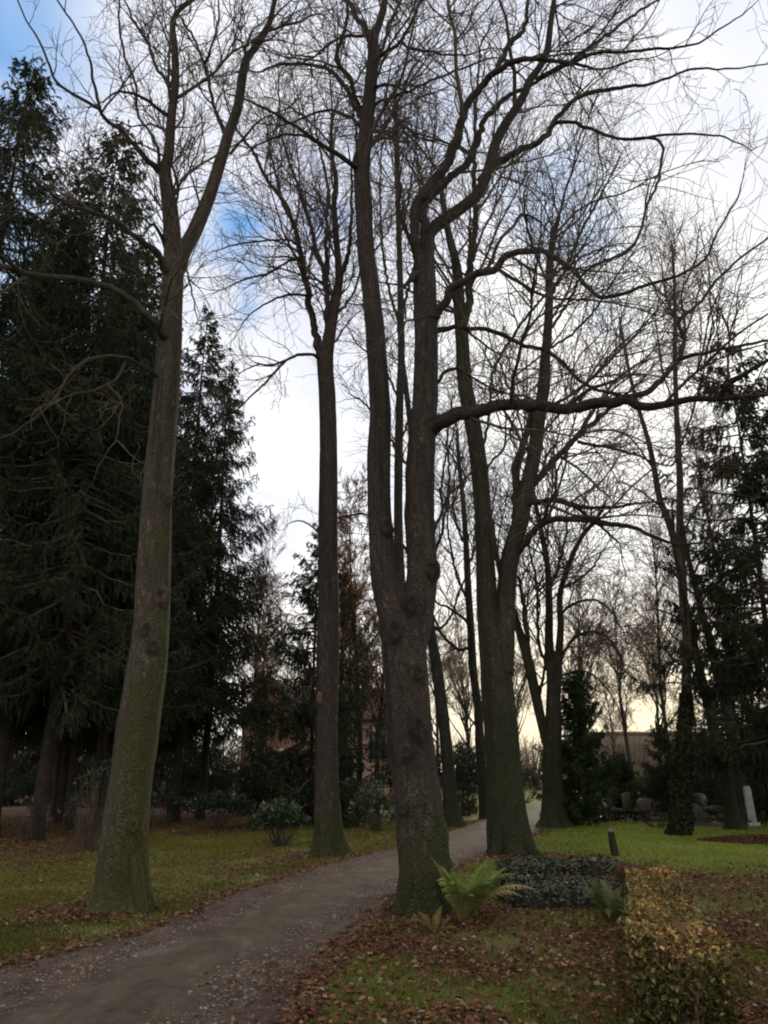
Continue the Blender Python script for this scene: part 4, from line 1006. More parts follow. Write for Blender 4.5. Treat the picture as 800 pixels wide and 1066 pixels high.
# pale birch crown far off, left of centre
far_tree('birch_tree', 'pale far birch crown between the grove and the slim tree', base_at(268, 52), 17.5, 52, M['twig_far_hazed'], 40, .26, .16, 1.6, bark='bark_birch', minr=.011)

# far bare trees on the right and behind
fg = 'bare trees far behind the graves'
f1 = far_tree('bare_tree', 'distant bare tree standing between the many stemmed tree and the birch', base_at(664, 44), 11.5, 53, M['twig_far_hazed'], 34, .32, .13, .75, group=fg, minr=.009)
f2 = far_tree('bare_tree', 'distant rounded bare tree behind the cone shaped evergreen', base_at(612, 48), 12.5, 54, M['twig_far_hazed'], 44, .40, .16, .75, group=fg, minr=.010)
f3 = far_tree('bare_tree', 'tall twiggy distant tree rising behind the tip of the right conifer', base_at(772, 40), 21.5, 55, M['twig_far_hazed'], 46, .22, .17, .75, group=fg, minr=.009)
for src, px, Y, rz, s, lab in [
   (f2, 540, 60, 1, 1.0, 'distant bare tree seen in the gap right of the mossy twin stemmed tree'),
   (f1, 455, 58, 2, 1.1, 'distant bare tree in the gap left of the leaning trunk'),
   (f2, 488, 66, 3, 1.1, 'distant bare tree behind the thin straight tree'),
   (f1, 690, 60, 4, 1.2, 'distant bare tree in the yellow glow left of the birch'),
   (f3, 640, 75, 5, .62, 'farthest bare tree over the grave hedges'),
   (f3, 728, 62, 6, .62, 'distant bare tree right of the birch trunk'),
   (f3, 706, 50, 1.5, .92, 'tall feathery distant tree behind the birch crown'),
   (f2, 300, 70, .5, .9, 'distant bare tree above the brick gable'),
   (f1, 190, 58, 3.5, .9, 'distant bare tree through the gap beside the two thin trunks'),
   (f2, 90, 60, 1.2, .9, 'distant bare tree glimpsed through the grove'),
   (f1, 30, 62, 5.2, .9, 'distant bare tree at the left behind the grove'),
   (f2, 420, 76, 4.4, 1.0, 'distant bare tree beyond the brick building'),
   (f1, 790, 66, 2.8, 1.3, 'distant bare tree behind the leaning pair'),
   ]:
    copy_tree(src, base_at(px, Y), rz, s, lab)
print('far done')

# far-off wood: one mass closing the horizon
def far_wood():
    global rng
    rng = np.random.default_rng(77)
    a = Acc(); n = 5200
    x = (rng.random(n)*2-1)*95; y = 84+16*rng.random(n)+.0*x
    H = 4.2+2.0*n2(x, y*0, .06, 5, 3)+1.8*rng.random(n); H = np.clip(H, 2.2, 9)
    st = np.stack([x, y, 0*x-.2], -1); di = np.stack([.12*rng.normal(size=n), .12*rng.normal(size=n), np.ones(n)], -1)
    p, q = grow(st, di, H, .05+.05*rng.random(n), 5, .08, 0)
    batch_tubes(a, p, q, 4)
    s2, d2, rr, L, s = spawn(p, q, 30000, .3, 1.0, .05, 1, .3)
    p2, q2 = grow(s2, d2, .9+1.2*rng.random(len(s2)), np.full(len(s2), .022), 4, .2, .03)
    batch_tubes(a, p2, np.maximum(q2, .012), 3)
    m, nt, b = newmat('far_wood'); tc = N(nt, 'ShaderNodeTexCoord').outputs['Object']
    nt.links.new(ramp(nt, noise(nt, tc, .12, 4), [(.35, (.10, .075, .055)), (.65, (.18, .13, .09))]), b.inputs['Base Color'])
    o = obj('far_wood', a.mesh('far_wood', m)); o['kind'] = 'stuff'
    tag(o, 'brown mass of distant leafless wood along the horizon', 'wood')
far_wood()
def low_rise():
    root = empty('flat_building', (33, 108, 0), 'long flat roofed greyish building just visible above the far graves', 'building')
    a = Acc(); a.box((0, 0, 0), (17, 9, 6.2), .05, bev=.05)
    obj('wall', a.mesh('wall', flat_mat('render_grey', (.16, .12, .095), (.24, .18, .14), .6), False), root)
    a = Acc(); a.box((0, 0, 6.203), (17.6, 9.6, .35), .05, bev=.06)
    obj('roof', a.mesh('roof', flat_mat('roof_edge', (.13, .10, .08), (.17, .13, .11), 1), False), root)  # roof kept near the wall tone, low contrast imitates distance haze
    for k in range(6):
        for j in range(2):
            a = Acc(); a.box((-6.6+2.65*k, -4.55+.05*(-6.6+2.65*k), 1.1+2.7*j), (1.4, .1, 1.3), .05, bev=.01)
            obj('window', a.mesh('window', M['glass_dark'], False), root)
m, nt, b = newmat('glass_dark'); b.inputs['Base Color'].default_value = (.03, .035, .04, 1); b.inputs['Roughness'].default_value = .12; M['glass_dark'] = m
low_rise()

# ---- brick building behind the spruce: gable end left, long wall right
def brick_mat():
    m, nt, b = newmat('brick_wall'); tc = N(nt, 'ShaderNodeTexCoord').outputs['Object']
    sep = N(nt, 'ShaderNodeSeparateXYZ'); nt.links.new(tc, sep.inputs[0])
    cb = N(nt, 'ShaderNodeCombineXYZ'); nt.links.new(math_(nt, 'ADD', sep.outputs[0], sep.outputs[1]), cb.inputs[0]); nt.links.new(sep.outputs[2], cb.inputs[1])
    br = nt.nodes.new('ShaderNodeTexBrick'); nt.links.new(cb.outputs[0], br.inputs['Vector'])
    br.inputs['Scale'].default_value = 1.0; br.inputs['Brick Width'].default_value = .25; br.inputs['Row Height'].default_value = .075; br.inputs['Mortar Size'].default_value = .008
    br.inputs['Color1'].default_value = (.30, .155, .12, 1); br.inputs['Color2'].default_value = (.38, .21, .165, 1); br.inputs['Mortar'].default_value = (.36, .30, .25, 1)
    c = mixc(nt, .35, br.outputs[0], ramp(nt, noise(nt, tc, .8, 4), [(.3, (.22, .12, .09)), (.7, (.42, .26, .21))]))
    nt.links.new(c, b.inputs['Base Color']); return m
def chapel():
    Y = 46.0; A = P(253, 745, Y); apex = P(283, 706, Y)
    xl = A[0]; eave = A[2]; ridge = apex[2]; half = apex[0]-A[0]
    # gable faces the camera, a wing runs to the right behind it
    root = empty('brick_building', (apex[0], Y, 0), 'red brick building with pitched roof half hidden behind the broad spruce', 'building')
    M['brick'] = brick_mat(); rf = flat_mat('roof_tiles', (.06, .042, .038), (.11, .07, .06), 3)
    st = flat_mat('pale_stone', (.28, .24, .2), (.4, .35, .3), 3)
    h = half; D = 9
    a = Acc()
    V = [(-h, 0, -.2), (h, 0, -.2), (h, 0, eave), (0, 0, ridge), (-h, 0, eave)]
    V = np.array(V + [(x, D, z) for x, y, z in V], float)
    a.add(V, [np.array([[0, 1, 2, 3, 4], [9, 8, 7, 6, 5]]), np.array([[0, 5, 6, 1], [1, 6, 7, 2], [0, 4, 9, 5]])])
    w = (P(412, 752, Y+2.2)[0]-apex[0])-h; ew = P(400, 748, Y+2.2)[2]; rw = ew+1.9
    V2 = np.array([(h+.002, 2.2, -.2), (h+w, 2.2, -.2), (h+w, 2.2, ew), (h+.002, 2.2, ew), (h+.002, 8.2, -.2), (h+w, 8.2, -.2), (h+w, 8.2, ew), (h+.002, 8.2, ew), (h+w, 5.2, rw), (h+.002, 5.2, rw)])
    a.add(V2, [np.array([[0, 1, 2, 3], [5, 4, 7, 6]]), np.array([[1, 5, 6, 8, 2]])])
    obj('wall', a.mesh('wall', M['brick'], False), root)
    def slab(a, p0, p1, p2, p3, t=.12):
        q = np.array([p0, p1, p2, p3], float); n = np.cross(q[1]-q[0], q[3]-q[0]); n = n/np.linalg.norm(n); n = n if n[2] > 0 else -n
        V = np.vstack([q+n*.01, q+n*(t+.01)])
        a.add(V, np.array([[3, 2, 1, 0], [4, 5, 6, 7], [0, 1, 5, 4], [1, 2, 6, 5], [2, 3, 7, 6], [3, 0, 4, 7]]))
    a = Acc(); s = (ridge-eave)/h; o = .35
    slab(a, (-h-o, -.35, eave-s*o), (0, -.35, ridge), (0, D+.3, ridge), (-h-o, D+.3, eave-s*o))
    slab(a, (h+o, -.35, eave-s*o), (0, -.35, ridge), (0, D+.3, ridge), (h+o, D+.3, eave-s*o))
    slab(a, (h-.6, 1.9, ew-.15), (h+w+.3, 1.9, ew-.15), (h+w+.3, 5.2, rw), (h-.6, 5.2, rw))
    slab(a, (h-.6, 8.5, ew-.15), (h+w+.3, 8.5, ew-.15), (h+w+.3, 5.2, rw), (h-.6, 5.2, rw))
    r = obj('roof', a.mesh('roof', rf, False), root)
    cxp = P(384, 720, Y+4)[0]-apex[0]
    a = Acc(); a.box((cxp, 4.4, rw-.8), (.55, .55, 2.1), 0, bev=.03); a.box((cxp, 4.4, rw+1.302), (.68, .68, .12), 0, bev=.02)
    obj('chimney', a.mesh('chimney', flat_mat('chimney', (.22, .15, .11), (.34, .24, .18), 4), False), r)
    def arch(name, x, y, z, w_, h_, par):
        n = 8; top = [(w_/2*cos(t), h_-w_/2+w_/2*sin(t)) for t in np.linspace(0, pi, n)]
        pr = [(-w_/2, 0), (w_/2, 0)] + top
        def prism(k, y0, y1):
            V = np.array([(x+u*k, y0, z+h_/2+(v-h_/2)*k) for u, v in pr] + [(x+u*k, y1, z+h_/2+(v-h_/2)*k) for u, v in pr]); m_ = len(pr)
            return V, [np.arange(m_)[None], (np.arange(m_)[::-1]+m_)[None], np.array([(i, i+m_, (i+1) % m_+m_, (i+1) % m_) for i in range(m_)])]
        a = Acc(); V, f = prism(1.16, y-.05, y+.02); a.add(V, f); fr = obj('window', a.mesh('window', st, False), par)
        a = Acc(); V, f = prism(.96, y-.062, y-.045); a.add(V, f); obj('pane', a.mesh('pane', M['glass_dark'], False), fr)
    for px in (388, 394, 400.5, 407): arch('window', P(px, 770, Y+2.2)[0]-apex[0], 2.2, ew-2.3, .34, 1.6, root)
    for dx in (-.7, .7): arch('window', dx, 0, 1.3, .5, 1.5, root)
chapel()

# ---- shrubs
rho = [(.030, .050, .018), (.045, .070, .026), (.060, .088, .040), (.022, .036, .014)]
pale = [(.075, .10, .055), (.11, .14, .085), (.05, .075, .035)]
def gp(px, py):
    g = G(px, py); return (g[0], g[1], float(gz(g[0], g[1])))
shrub('rhododendron', 'small round rhododendron on a short stem left of the slim tree', 'bush', gp(291, 880), (1.35, 1.2, .85), 2600, rho, (.13, .30), seed=61, stemvis=.35, whorl=6)
shrub('rhododendron', 'large dark rhododendron behind the small round one', 'bush', gp(284, 860), (2.6, 2.2, 2.0), 5200, [(.018,.032,.012),(.028,.045,.018),(.038,.058,.026)], (.15, .32), seed=62, whorl=6)
shrub('rhododendron', 'pale shining leaved bush between the slim tree and the thickest tree', 'bush', gp(391, 866), (1.15, 1.1, 1.25), 1500, pale, (.14, .30), seed=63, stemvis=.2, whorl=6, gaps=.1)
shrub('laurel_bush', 'sparse glossy shrub left of the grey forked tree foot', 'bush', gp(92, 885), (1.2, 1.1, 1.9), 900, [(.030,.055,.028),(.045,.075,.042),(.02,.036,.018)], (.13, .34), seed=64, stemvis=.1, whorl=5, gaps=.05)
shrub('laurel_bush', 'low dark undergrowth bush under the two thin spruce trunks', 'bush', gp(160, 862), (2.4, 1.4, 1.0), 1600, [(.022,.036,.018),(.03,.05,.024)], (.13, .34), seed=65, gaps=.05)
shrub('laurel_bush', 'low dark undergrowth bush right of the two thin spruce trunks', 'bush', gp(226, 862), (2.4, 1.4, 1.0), 1600, [(.022,.036,.018),(.03,.05,.024)], (.13, .34), seed=66, gaps=.05)
shrub('laurel_bush', 'wide dark bush beyond the path behind the leaning trunk', 'bush', gp(484, 849), (3.0, 2.0, 2.6), 3600, [(.020,.036,.014),(.03,.05,.02)], (.15, .34), seed=67)
shrub('box_bush', 'clipped round dark bush left of the far graves', 'bush', gp(630, 845), (1.7, 1.5, 1.15), 2600, [(.022,.034,.012),(.032,.046,.016)], (.06, .5), 'leaves', seed=68)
shrub('box_bush', 'round dark bush left of the birch foot among the graves', 'bush', gp(682, 850), (2.1, 1.8, 1.5), 3000, [(.026,.036,.012),(.036,.046,.016)], (.07, .5), 'leaves', seed=69)
def ivy_column():
    global rng
    rng = np.random.default_rng(70); g = gp(707, 872); Y = 23.5
    root = empty('ivy', g, 'dark ivy wrapped around the foot of the birch', 'ivy')
    n = 7000; t = rng.random(n)**1.15; py = 872-150*t; px = np.interp(py, [700, 740, 790, 820, 855, 872], [715, 714, 712, 710, 708, 707])
    c = np.array([P(u, v, Y) for u, v in zip(px, py)]); th = rng.random(n)*2*pi; r = (.20+.14*rng.random(n))*(1-.45*t)*(1+.45*n2(th*1.5, t*9, 1, 4))
    c = c+np.stack([np.cos(th)*r, np.sin(th)*r, 0*r], -1)-np.array(g)
    out = np.stack([np.cos(th), np.sin(th), .3+0*th], -1)+.5*rng.normal(size=(n, 3))
    a = Acc(); leaf_quads(a, c, rng.normal(size=(n, 3))-UP*.6, out, .085, .07, palette(n, ivy_c, .25), .15)
    obj('foliage', a.mesh('foliage', M['leaves'], False), root)['kind'] = 'stuff'
    k = 9; tt = np.linspace(0, 1, 24); st = np.zeros((k, 24, 3))
    for i in range(k):
        for j, q in enumerate(tt):
            py_ = 872-130*q; c_ = P(float(np.interp(py_, [740, 790, 820, 855, 872], [714, 712, 710, 708, 707])), py_, Y)-np.array(g); an = i*.7+.5*sin(q*5+i)
            st[i, j] = c_+np.array([cos(an), sin(an), 0])*(.22*(1-.35*q))
    a = Acc(); batch_tubes(a, st, np.full((k, 24), .014), 5); obj('stems', a.mesh('stems', M['twig']), root)['kind'] = 'stuff'
ivy_column()
for k, (px, py, sx, sz, lab) in enumerate([(40, 846, 3.2, 1.6, 'dim thicket behind the leftmost spruce trunks'), (120, 846, 3.2, 1.7, 'dim thicket behind the grove, left of the forked tree'), (250, 848, 3.5, 1.9, 'dark thicket behind the large rhododendron'), (335, 850, 3.2, 2.2, 'dark thicket behind the slim tree'), (745, 848, 3.4, 1.7, 'dark thicket behind the leaning trunks'), (800, 846, 3.4, 2.4, 'dark thicket at the right border'), (415, 850, 2.6, 2.3, 'dark thicket left of the thickest trunk'), (-30, 844, 4.5, 2.2, 'dim thicket beyond the left border of the grove'), (75, 841, 4.5, 2.4, 'tall dim thicket at the back of the grove, between two trunks'), (165, 841, 4.5, 2.6, 'tall dim thicket at the back of the grove, behind the forked tree'), (215, 840, 4.5, 2.6, 'tall dim thicket at the back of the grove, under the two thin trunks'), (545, 836, 3.4, 1.9, 'low dark thicket in the gap at the far end of the path'), (665, 838, 5, 1.6, 'brownish thicket at the back of the cemetery, left of the birch')]):
    shrub('thicket', lab, 'bush', gp(px, py), (sx, 2.2, sz), 2600, [(.018, .030, .012), (.026, .04, .016), (.03, .034, .016)], (.12, .5), 'leaves', seed=80+k)

# ---- hedges
def hedge(name, label, p0, p1, width, height, n, cols_top, cols_side, leaf, seed, group=None, twn=900, mat='leaves', jag=.05):
    """clipped hedge from p0 to p1: upright stems and leaves in the outer shell"""
    global rng
    rng = np.random.default_rng(seed)
    p0 = np.array([*p0[:2], 0.]); p1 = np.array([*p1[:2], 0.]); L = np.linalg.norm(p1-p0); d = (p1-p0)/L; s = np.array([-d[1], d[0], 0])
    c0 = (p0+p1)/2
    root = empty(name, (c0[0], c0[1], float(gz(c0[0], c0[1]))), label, 'hedge', group)
    def wp(u, v, z): return d*(u[:, None]-L/2)+s*v[:, None]+np.array([0, 0, 1.])*z[:, None]
    a = Acc(); m = twn
    u = rng.random(m)*L; v = (rng.random(m)-.5)*width*.8
    b = wp(u, v*.7, np.full(m, -.03)); di = np.stack([.22*rng.normal(size=m), .22*rng.normal(size=m), np.ones(m)], -1)
    hh = height*(.75+.3*rng.random(m))
    p, q = grow(b, di, hh, np.full(m, .0055), 7, .12, .06); batch_tubes(a, p, q, 4)
    st, dd, rr, Lp, ss = spawn(p, q, m*6, .5, 1.2, .2, 1, .2)
    p2, q2 = grow(st, dd, .07+.13*rng.random(len(st)), np.full(len(st), .0028), 4, .2, .05); batch_tubes(a, p2, q2, 3)
    obj('stems', a.mesh('stems', M['twig_warm'], True), root)['kind'] = 'stuff'
    # sprigs standing out of the trimmed faces
    m3 = n//60; b3 = wp(rng.random(m3)*L, (rng.random(m3)-.5)*width*1.0, height*(.55+.42*rng.random(m3))); v3 = nrm(rng.normal(size=(m3, 3))+np.array([0, 0, .9]))
    p3, q3 = grow(b3, v3, .07+.14*rng.random(m3), np.full(m3, .0025), 5, .12, .05)
    la = Acc(); ii = rng.integers(m3, size=m3*7); kk = rng.integers(1, 5, size=m3*7); l3 = leaf[0]*(.6+.6*rng.random(m3*7))
    a5 = Acc(); batch_tubes(a5, p3, q3, 3); obj('sprigs', a5.mesh('sprigs', M['twig_warm']), root)['kind'] = 'stuff'
    leaf_quads(la, p3[ii, kk]+.01*rng.normal(size=(m3*7, 3)), rng.normal(size=(m3*7, 3)), rng.normal(size=(m3*7, 3))*.6+UP, l3, l3*leaf[1], palette(m3*7, cols_side, .25), .2)
    u = rng.random(n)*L; face = rng.random(n)
    v = (rng.random(n)-.5)*width; z = height*(1-.9*rng.random(n)**1.3)
    top = face < .42
    sid = (face >= .42) & (face < .80); end = face >= .80
    dep = np.abs(rng.normal(size=n))*.05
    z = np.where(top, height-dep, z); v = np.where(sid, np.sign(rng.random(n)-.5)*(width/2-dep), v); u = np.where(end, np.where(rng.random(n) < .5, dep, L-dep), u)
    bump_ = jag*n2(u, v*1.5+seed, 2.4, seed, 3)*2
    z = z + bump_*(z/height); v = v*(1+bump_*1.2)
    P_ = wp(u, v, z)
    keep = (fbm(P_*5.5+seed, 2, seed) > -.42-.5*top); P_, top, z, u, v = P_[keep], top[keep], z[keep], u[keep], v[keep]; n = len(P_)
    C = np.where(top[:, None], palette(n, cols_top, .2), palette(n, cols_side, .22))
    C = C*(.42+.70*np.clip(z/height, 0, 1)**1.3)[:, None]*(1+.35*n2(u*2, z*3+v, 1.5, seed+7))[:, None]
    ax = rng.normal(size=(n, 3)); up = rng.normal(size=(n, 3))*.6+np.array([0, 0, 1.])
    l_ = leaf[0]*(.6+.7*rng.random(n))
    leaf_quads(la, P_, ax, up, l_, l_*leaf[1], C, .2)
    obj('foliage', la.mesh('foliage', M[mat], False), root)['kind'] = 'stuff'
    return root
yel = [(.44, .30, .09), (.54, .38, .13), (.34, .21, .07), (.22, .09, .045), (.40, .30, .15), (.16, .14, .05), (.20, .075, .04), (.14, .06, .035)]
sid = [(.10, .105, .03), (.15, .145, .045), (.065, .07, .024), (.20, .185, .055), (.11, .07, .03), (.27, .24, .075), (.085, .05, .03)]
hedge('hedge', 'clipped hedge in the right foreground, top strewn with yellow leaves', (1.84, 5.55), (3.08, 10.0), .56, .53, 50000, yel, sid, (.036, .62), 91, None, 260, 'leaves', .125)
hedge('hedge', 'short reddish brown clipped bush at the far end of the yellow hedge', (3.25, 10.6), (3.32, 11.3), .62, .50, 3800, [(.17, .10, .05), (.12, .06, .035), (.2, .13, .07)], [(.09, .05, .03), (.06, .045, .025), (.11, .07, .04)], (.045, .6), 92)
lowh = [(.040, .045, .016), (.055, .060, .02), (.06, .045, .025)]
for k, (a_, b_, w_, h_, lab) in enumerate([
   ((10.6, 36.5), (14.4, 36.9), .6, .75, 'low clipped hedge behind the far graves, left end'),
   ((7.1, 30.2), (9.3, 30.0), .5, .36, 'very low hedge edging a far grave near the many stemmed tree'),
   ((9.8, 29.0), (11.9, 29.2), .5, .40, 'very low hedge edging the grave left of the birch'),
   ((13.4, 33.5), (16.2, 34.0), .6, .85, 'brownish clipped hedge behind the birch foot'),
   ((17.2, 36.2), (21.5, 36.6), .7, .9, 'long clipped hedge behind the pale stone'),
   ((10.9, 41.5), (16.5, 41.2), .8, 1.0, 'farthest clipped hedge across the cemetery')]):
    hedge('hedge', lab, a_, b_, w_, h_, 2600, lowh, lowh, (.09, .6), 93+k, 'low hedges around the far graves', 150)

# ---- ivy grave beds
def ivy_bed(label, c, size, seed, cols, rz=0):
    global rng
    rng = np.random.default_rng(seed)
    root = empty('ivy_bed', (c[0], c[1], float(gz(*c))), label, 'grave bed', 'ivy covered grave beds')
    sx, sy, h = size
    a = Acc(); u = np.linspace(-1, 1, 22); X, Y_ = np.meshgrid(u, u)
    H = np.clip(1-np.maximum(np.abs(X), np.abs(Y_))**4, 0, 1)**.5
    V = np.stack([X*sx/2*.93, Y_*sy/2*.93, -.03+H*(h*.60+.04*n2(X*2+seed, Y_*2, 1, 3))], -1).reshape(-1, 3)
    i = np.arange(484).reshape(22, 22); f = np.stack([i[:-1, :-1], i[:-1, 1:], i[1:, 1:], i[1:, :-1]], -1).reshape(-1, 4)
    a.add(V, f); obj('soil', a.mesh('soil', flat_mat('bed_soil', (.02, .014, .01), (.045, .03, .02), 20)), root)
    n = int(sx*sy*2300); x = (rng.random(n)*2-1); y = (rng.random(n)*2-1)
    x = x*(1+.06*n2(x*3, y*3, 1, seed)); hh = np.clip(1-np.maximum(np.abs(x), np.abs(y))**6, 0, 1)**.5
    z = hh*(h*.85+.42*h*n2(x*sx*.9, y*sy*.9, 2.6, seed, 3))+.05*rng.random(n)**2
    up = np.stack([x**5*1.2, y**5*1.2, np.ones(n)], -1)+.55*rng.normal(size=(n, 3))
    L = .045*(.4+1.0*rng.random(n)); la = Acc()
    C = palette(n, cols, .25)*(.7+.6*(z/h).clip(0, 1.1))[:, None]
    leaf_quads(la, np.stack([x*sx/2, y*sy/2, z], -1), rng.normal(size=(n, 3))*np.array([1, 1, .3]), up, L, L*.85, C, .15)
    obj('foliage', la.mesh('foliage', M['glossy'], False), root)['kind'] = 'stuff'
    root.rotation_euler = (0, 0, rz)
iv = [(.022, .036, .016), (.036, .054, .024), (.055, .075, .036), (.016, .024, .012), (.06, .05, .025)]
ivy_bed('dark green ivy bed right of the fern by the thickest trunk', (2.36, 11.45), (1.8, 1.35, .24), 101, iv, .05)
ivy_bed('second ivy bed, the one behind with reddish leaves on it', (3.05, 14.7), (2.2, 1.4, .20), 102, iv+[(.05, .03, .02)], .03)

# ---- ferns, every frond its own part
def fern(label, c, nf, L, seed, cols, spread=(.5, 1.1), az=(0, 2*pi), width=.30):
    global rng
    rng = np.random.default_rng(seed)
    root = empty('fern', (c[0], c[1], float(gz(*c))), label, 'fern', 'ferns beside the ivy beds')
    for k in range(nf):
        A = az[0]+(az[1]-az[0])*(k+rng.random()*.7)/nf; e = spread[0]+(spread[1]-spread[0])*rng.random(); l = L*(.7+.4*rng.random())
        K = 26; t = np.linspace(0, 1, K); ang = e*(.45+1.75*t**1.3)   # from the vertical
        dx = np.cumsum(np.sin(ang))*l/K; dz = np.cumsum(np.cos(ang))*l/K
        wob = .03*np.sin(t*3+k)
        p = np.stack([dx*cos(A)-wob*sin(A), dx*sin(A)+wob*cos(A), dz], -1)+np.array([.03*cos(A), .03*sin(A), -.02])
        a = Acc(); col_ = np.array(cols[rng.integers(len(cols))])
        batch_tubes(a, p[None], (.005*(1-.75*t))[None], 4, col_*.7)
        ta = nrm(np.gradient(p, axis=0)); sd = np.array([-sin(A), cos(A), 0.]); sd = np.tile(sd, (K, 1)); nu = np.cross(ta, sd)
        for sg in (-1, 1):
            prof = np.sin(np.clip((t-.08)/.92, 0, 1)**.75*pi)**.8*(1-.35*t)*width*l*.62
            for i in range(3, K-1):
                w = prof[i]
                if w < .01: continue
                dirv = nrm(sd[i]*sg+ta[i]*.35-UP*.18+.06*rng.normal(size=3)); m = 9
                tt = np.linspace(0, 1, m); q = p[i]+dirv*w*tt[:, None]-UP*(tt**2*w*.16)[:, None]
                hw = l/K*.50*(1-.8*tt)*(1+.35*(np.arange(m) % 2)); wd = ta[i]
                V = np.concatenate([q+wd*hw[:, None], q-wd*hw[:, None]]); ii = np.arange(m-1)
                a.add(V, np.stack([ii, ii+1, ii+1+m, ii+m], -1), col_*(.8+.4*rng.random()))
        obj('frond', a.mesh('frond', M['leaves'], False), root)
fg_ = [(.20, .25, .07), (.26, .30, .09), (.32, .34, .12), (.15, .19, .05), (.28, .22, .08)]
g = gp(478, 962)
fern('bright green fern arching at the foot of the thickest trunk', (g[0]+.05, g[1]-.05), 19, .95, 111, fg_, (.30, 1.05), (-2.6, 2.2))
fern('darker fern between the ivy bed and the yellow hedge', (gp(636, 958)[0], gp(636, 958)[1]), 15, .58, 112, [(.07, .10, .035), (.09, .125, .04), (.06, .08, .03), (.13, .12, .05)], (.3, 1.1), (-.2, 6.0))
fern('yellowing little fern left of the bright green one', (gp(455, 972)[0], gp(455, 972)[1]), 6, .34, 113, [(.17, .15, .04), (.14, .13, .04)], (.5, 1.1))

# ---- wooden stumps, stones
def stake(label, px, py, h, w, lean, seed, mat):
    global rng
    g = gp(px, py); root = empty('wooden_post', g, label, 'post')
    a = Acc(); t = np.linspace(0, 1, 12)
    pr = np.stack([lean*h*t, 0*t, -.05+(h+.05)*t, w/2*(1.15-.2*t)], -1)
    thick_tube(a, pr, 16, .14, .10, 0, .1, seed); obj('shaft', a.mesh('shaft', mat), root)
    a = Acc(); pr2 = np.stack([lean*h*np.array([.985, 1.0, 1.03]), np.zeros(3), h+np.array([-.02, .012, .03]), w/2*np.array([1.0, .96, .5])], -1)
    thick_tube(a, pr2, 16, .1, .08, 0, .1, seed+1); obj('cap', a.mesh('cap', flat_mat('end_grain', (.09, .07, .05), (.16, .13, .09), 30)), root)
stake('short mossy wooden post standing at the lawn edge beyond the ivy beds', 641, 891, .48, .15, -.12, 121, M['bark_mossy'])
stake('small thin wooden post between the second ivy bed and the dark fern', 619, 922, .34, .085, .05, 122, M['bark_dark'])
stake('little stone marker post left of the far round bush', 618, 851, .55, .16, .0, 123, flat_mat('lichen_stone', (.09, .085, .06), (.17, .16, .12), 12))

stone = flat_mat('grey_stone', (.045, .045, .036), (.10, .095, .08), 6, .7, .3)
dark_stone = flat_mat('dark_stone', (.03, .03, .032), (.07, .068, .07), 8, .35, .5, .1)
moss_stone = flat_mat('moss_stone', (.04, .042, .026), (.09, .085, .06), 6)
def gravestone(label, px, py, w, h, t, mat, rz=0, top='round', slab=True, group='gravestones on the far graves', lean=0):
    g = gp(px, py); root = empty('gravestone', g, label, 'gravestone', group)
    a = Acc(); a.box((0, 0, -.05), (w*1.35, t*2.0, .17), 0, bev=.015); obj('plinth', a.mesh('plinth', mat, False), root)
    n = 11
    if top == 'round': pr = [(-w/2, 0), (w/2, 0)] + [(w/2*cos(u), h-w*.3+w*.3*sin(u)) for u in np.linspace(0, pi, n)]
    elif top == 'peak': pr = [(-w/2, 0), (w/2, 0), (w/2*.94, h*.82), (w*.18, h*.97), (0, h), (-w*.18, h*.97), (-w/2*.94, h*.82)]
    else: pr = [(-w/2, 0), (w/2, 0), (w/2*.88, h*.55), (w/2*.80, h*.93), (w/2*.5, h), (-w/2*.62, h*.98), (-w/2*.84, h*.9), (-w/2*.9, h*.5)]
    m_ = len(pr); rows = []
    for (k, y) in ((.95, -t/2), (1, -t/2+.012), (1, t/2-.012), (.95, t/2)):
        rows.append([(u*k+lean*v, y, .121+(v-h/2)*k+h/2) for u, v in pr])
    V = np.array(rows).reshape(-1, 3)
    q = [(r*m_+i, r*m_+(i+1) % m_, (r+1)*m_+(i+1) % m_, (r+1)*m_+i) for r in range(3) for i in range(m_)]
    a = Acc(); a.add(V, [np.array(q), (np.arange(m_)[::-1])[None], (np.arange(m_)+3*m_)[None]]); obj('slab', a.mesh('slab', mat, False), root)
    if slab:
        a = Acc(); L = 1.5
        for (x, y, dx, dy) in ((-w*.7, -L/2-.15, .09, L), (w*.7, -L/2-.15, .09, L), (0, -L-.11, w*1.4-.094, .08)):
            a.box((x, y, -.05), (dx, dy, .15), 0, bev=.01)
        obj('kerb', a.mesh('kerb', mat, False), root)
    root.rotation_euler = (0, 0, rz); return root
gravestone('pale upright stone standing in front of the leaning trunks', 783, 861, .30, 1.08, .18, flat_mat('pale_rough_stone', (.20, .20, .20), (.36, .36, .37), 5), .2, 'rough', False, None, -.03)
gravestone('dark polished gravestone right of the birch with a rounded top', 730, 850, .55, .75, .16, dark_stone, .1)
gravestone('low grey gravestone just left of the dark polished one', 723, 858, .6, .5, .18, stone, -.1, 'peak')
gravestone('mossy square gravestone right of the birch near the leaning trunk', 748, 856, .8, .42, .2, moss_stone, .05, 'peak')
gravestone('grey gravestone left of the birch behind a very low hedge', 672, 853, .5, .62, .16, stone, .3, 'round')
gravestone('wide low dark gravestone behind the path bend', 600, 852, 1.1, .4, .2, dark_stone, .0, 'peak')
gravestone('small mossy gravestone behind the round clipped bush', 655, 846, .5, .7, .16, moss_stone, .0)
gravestone('farthest grey gravestone in front of the long hedge', 765, 846, .55, .8, .18, stone, .15)

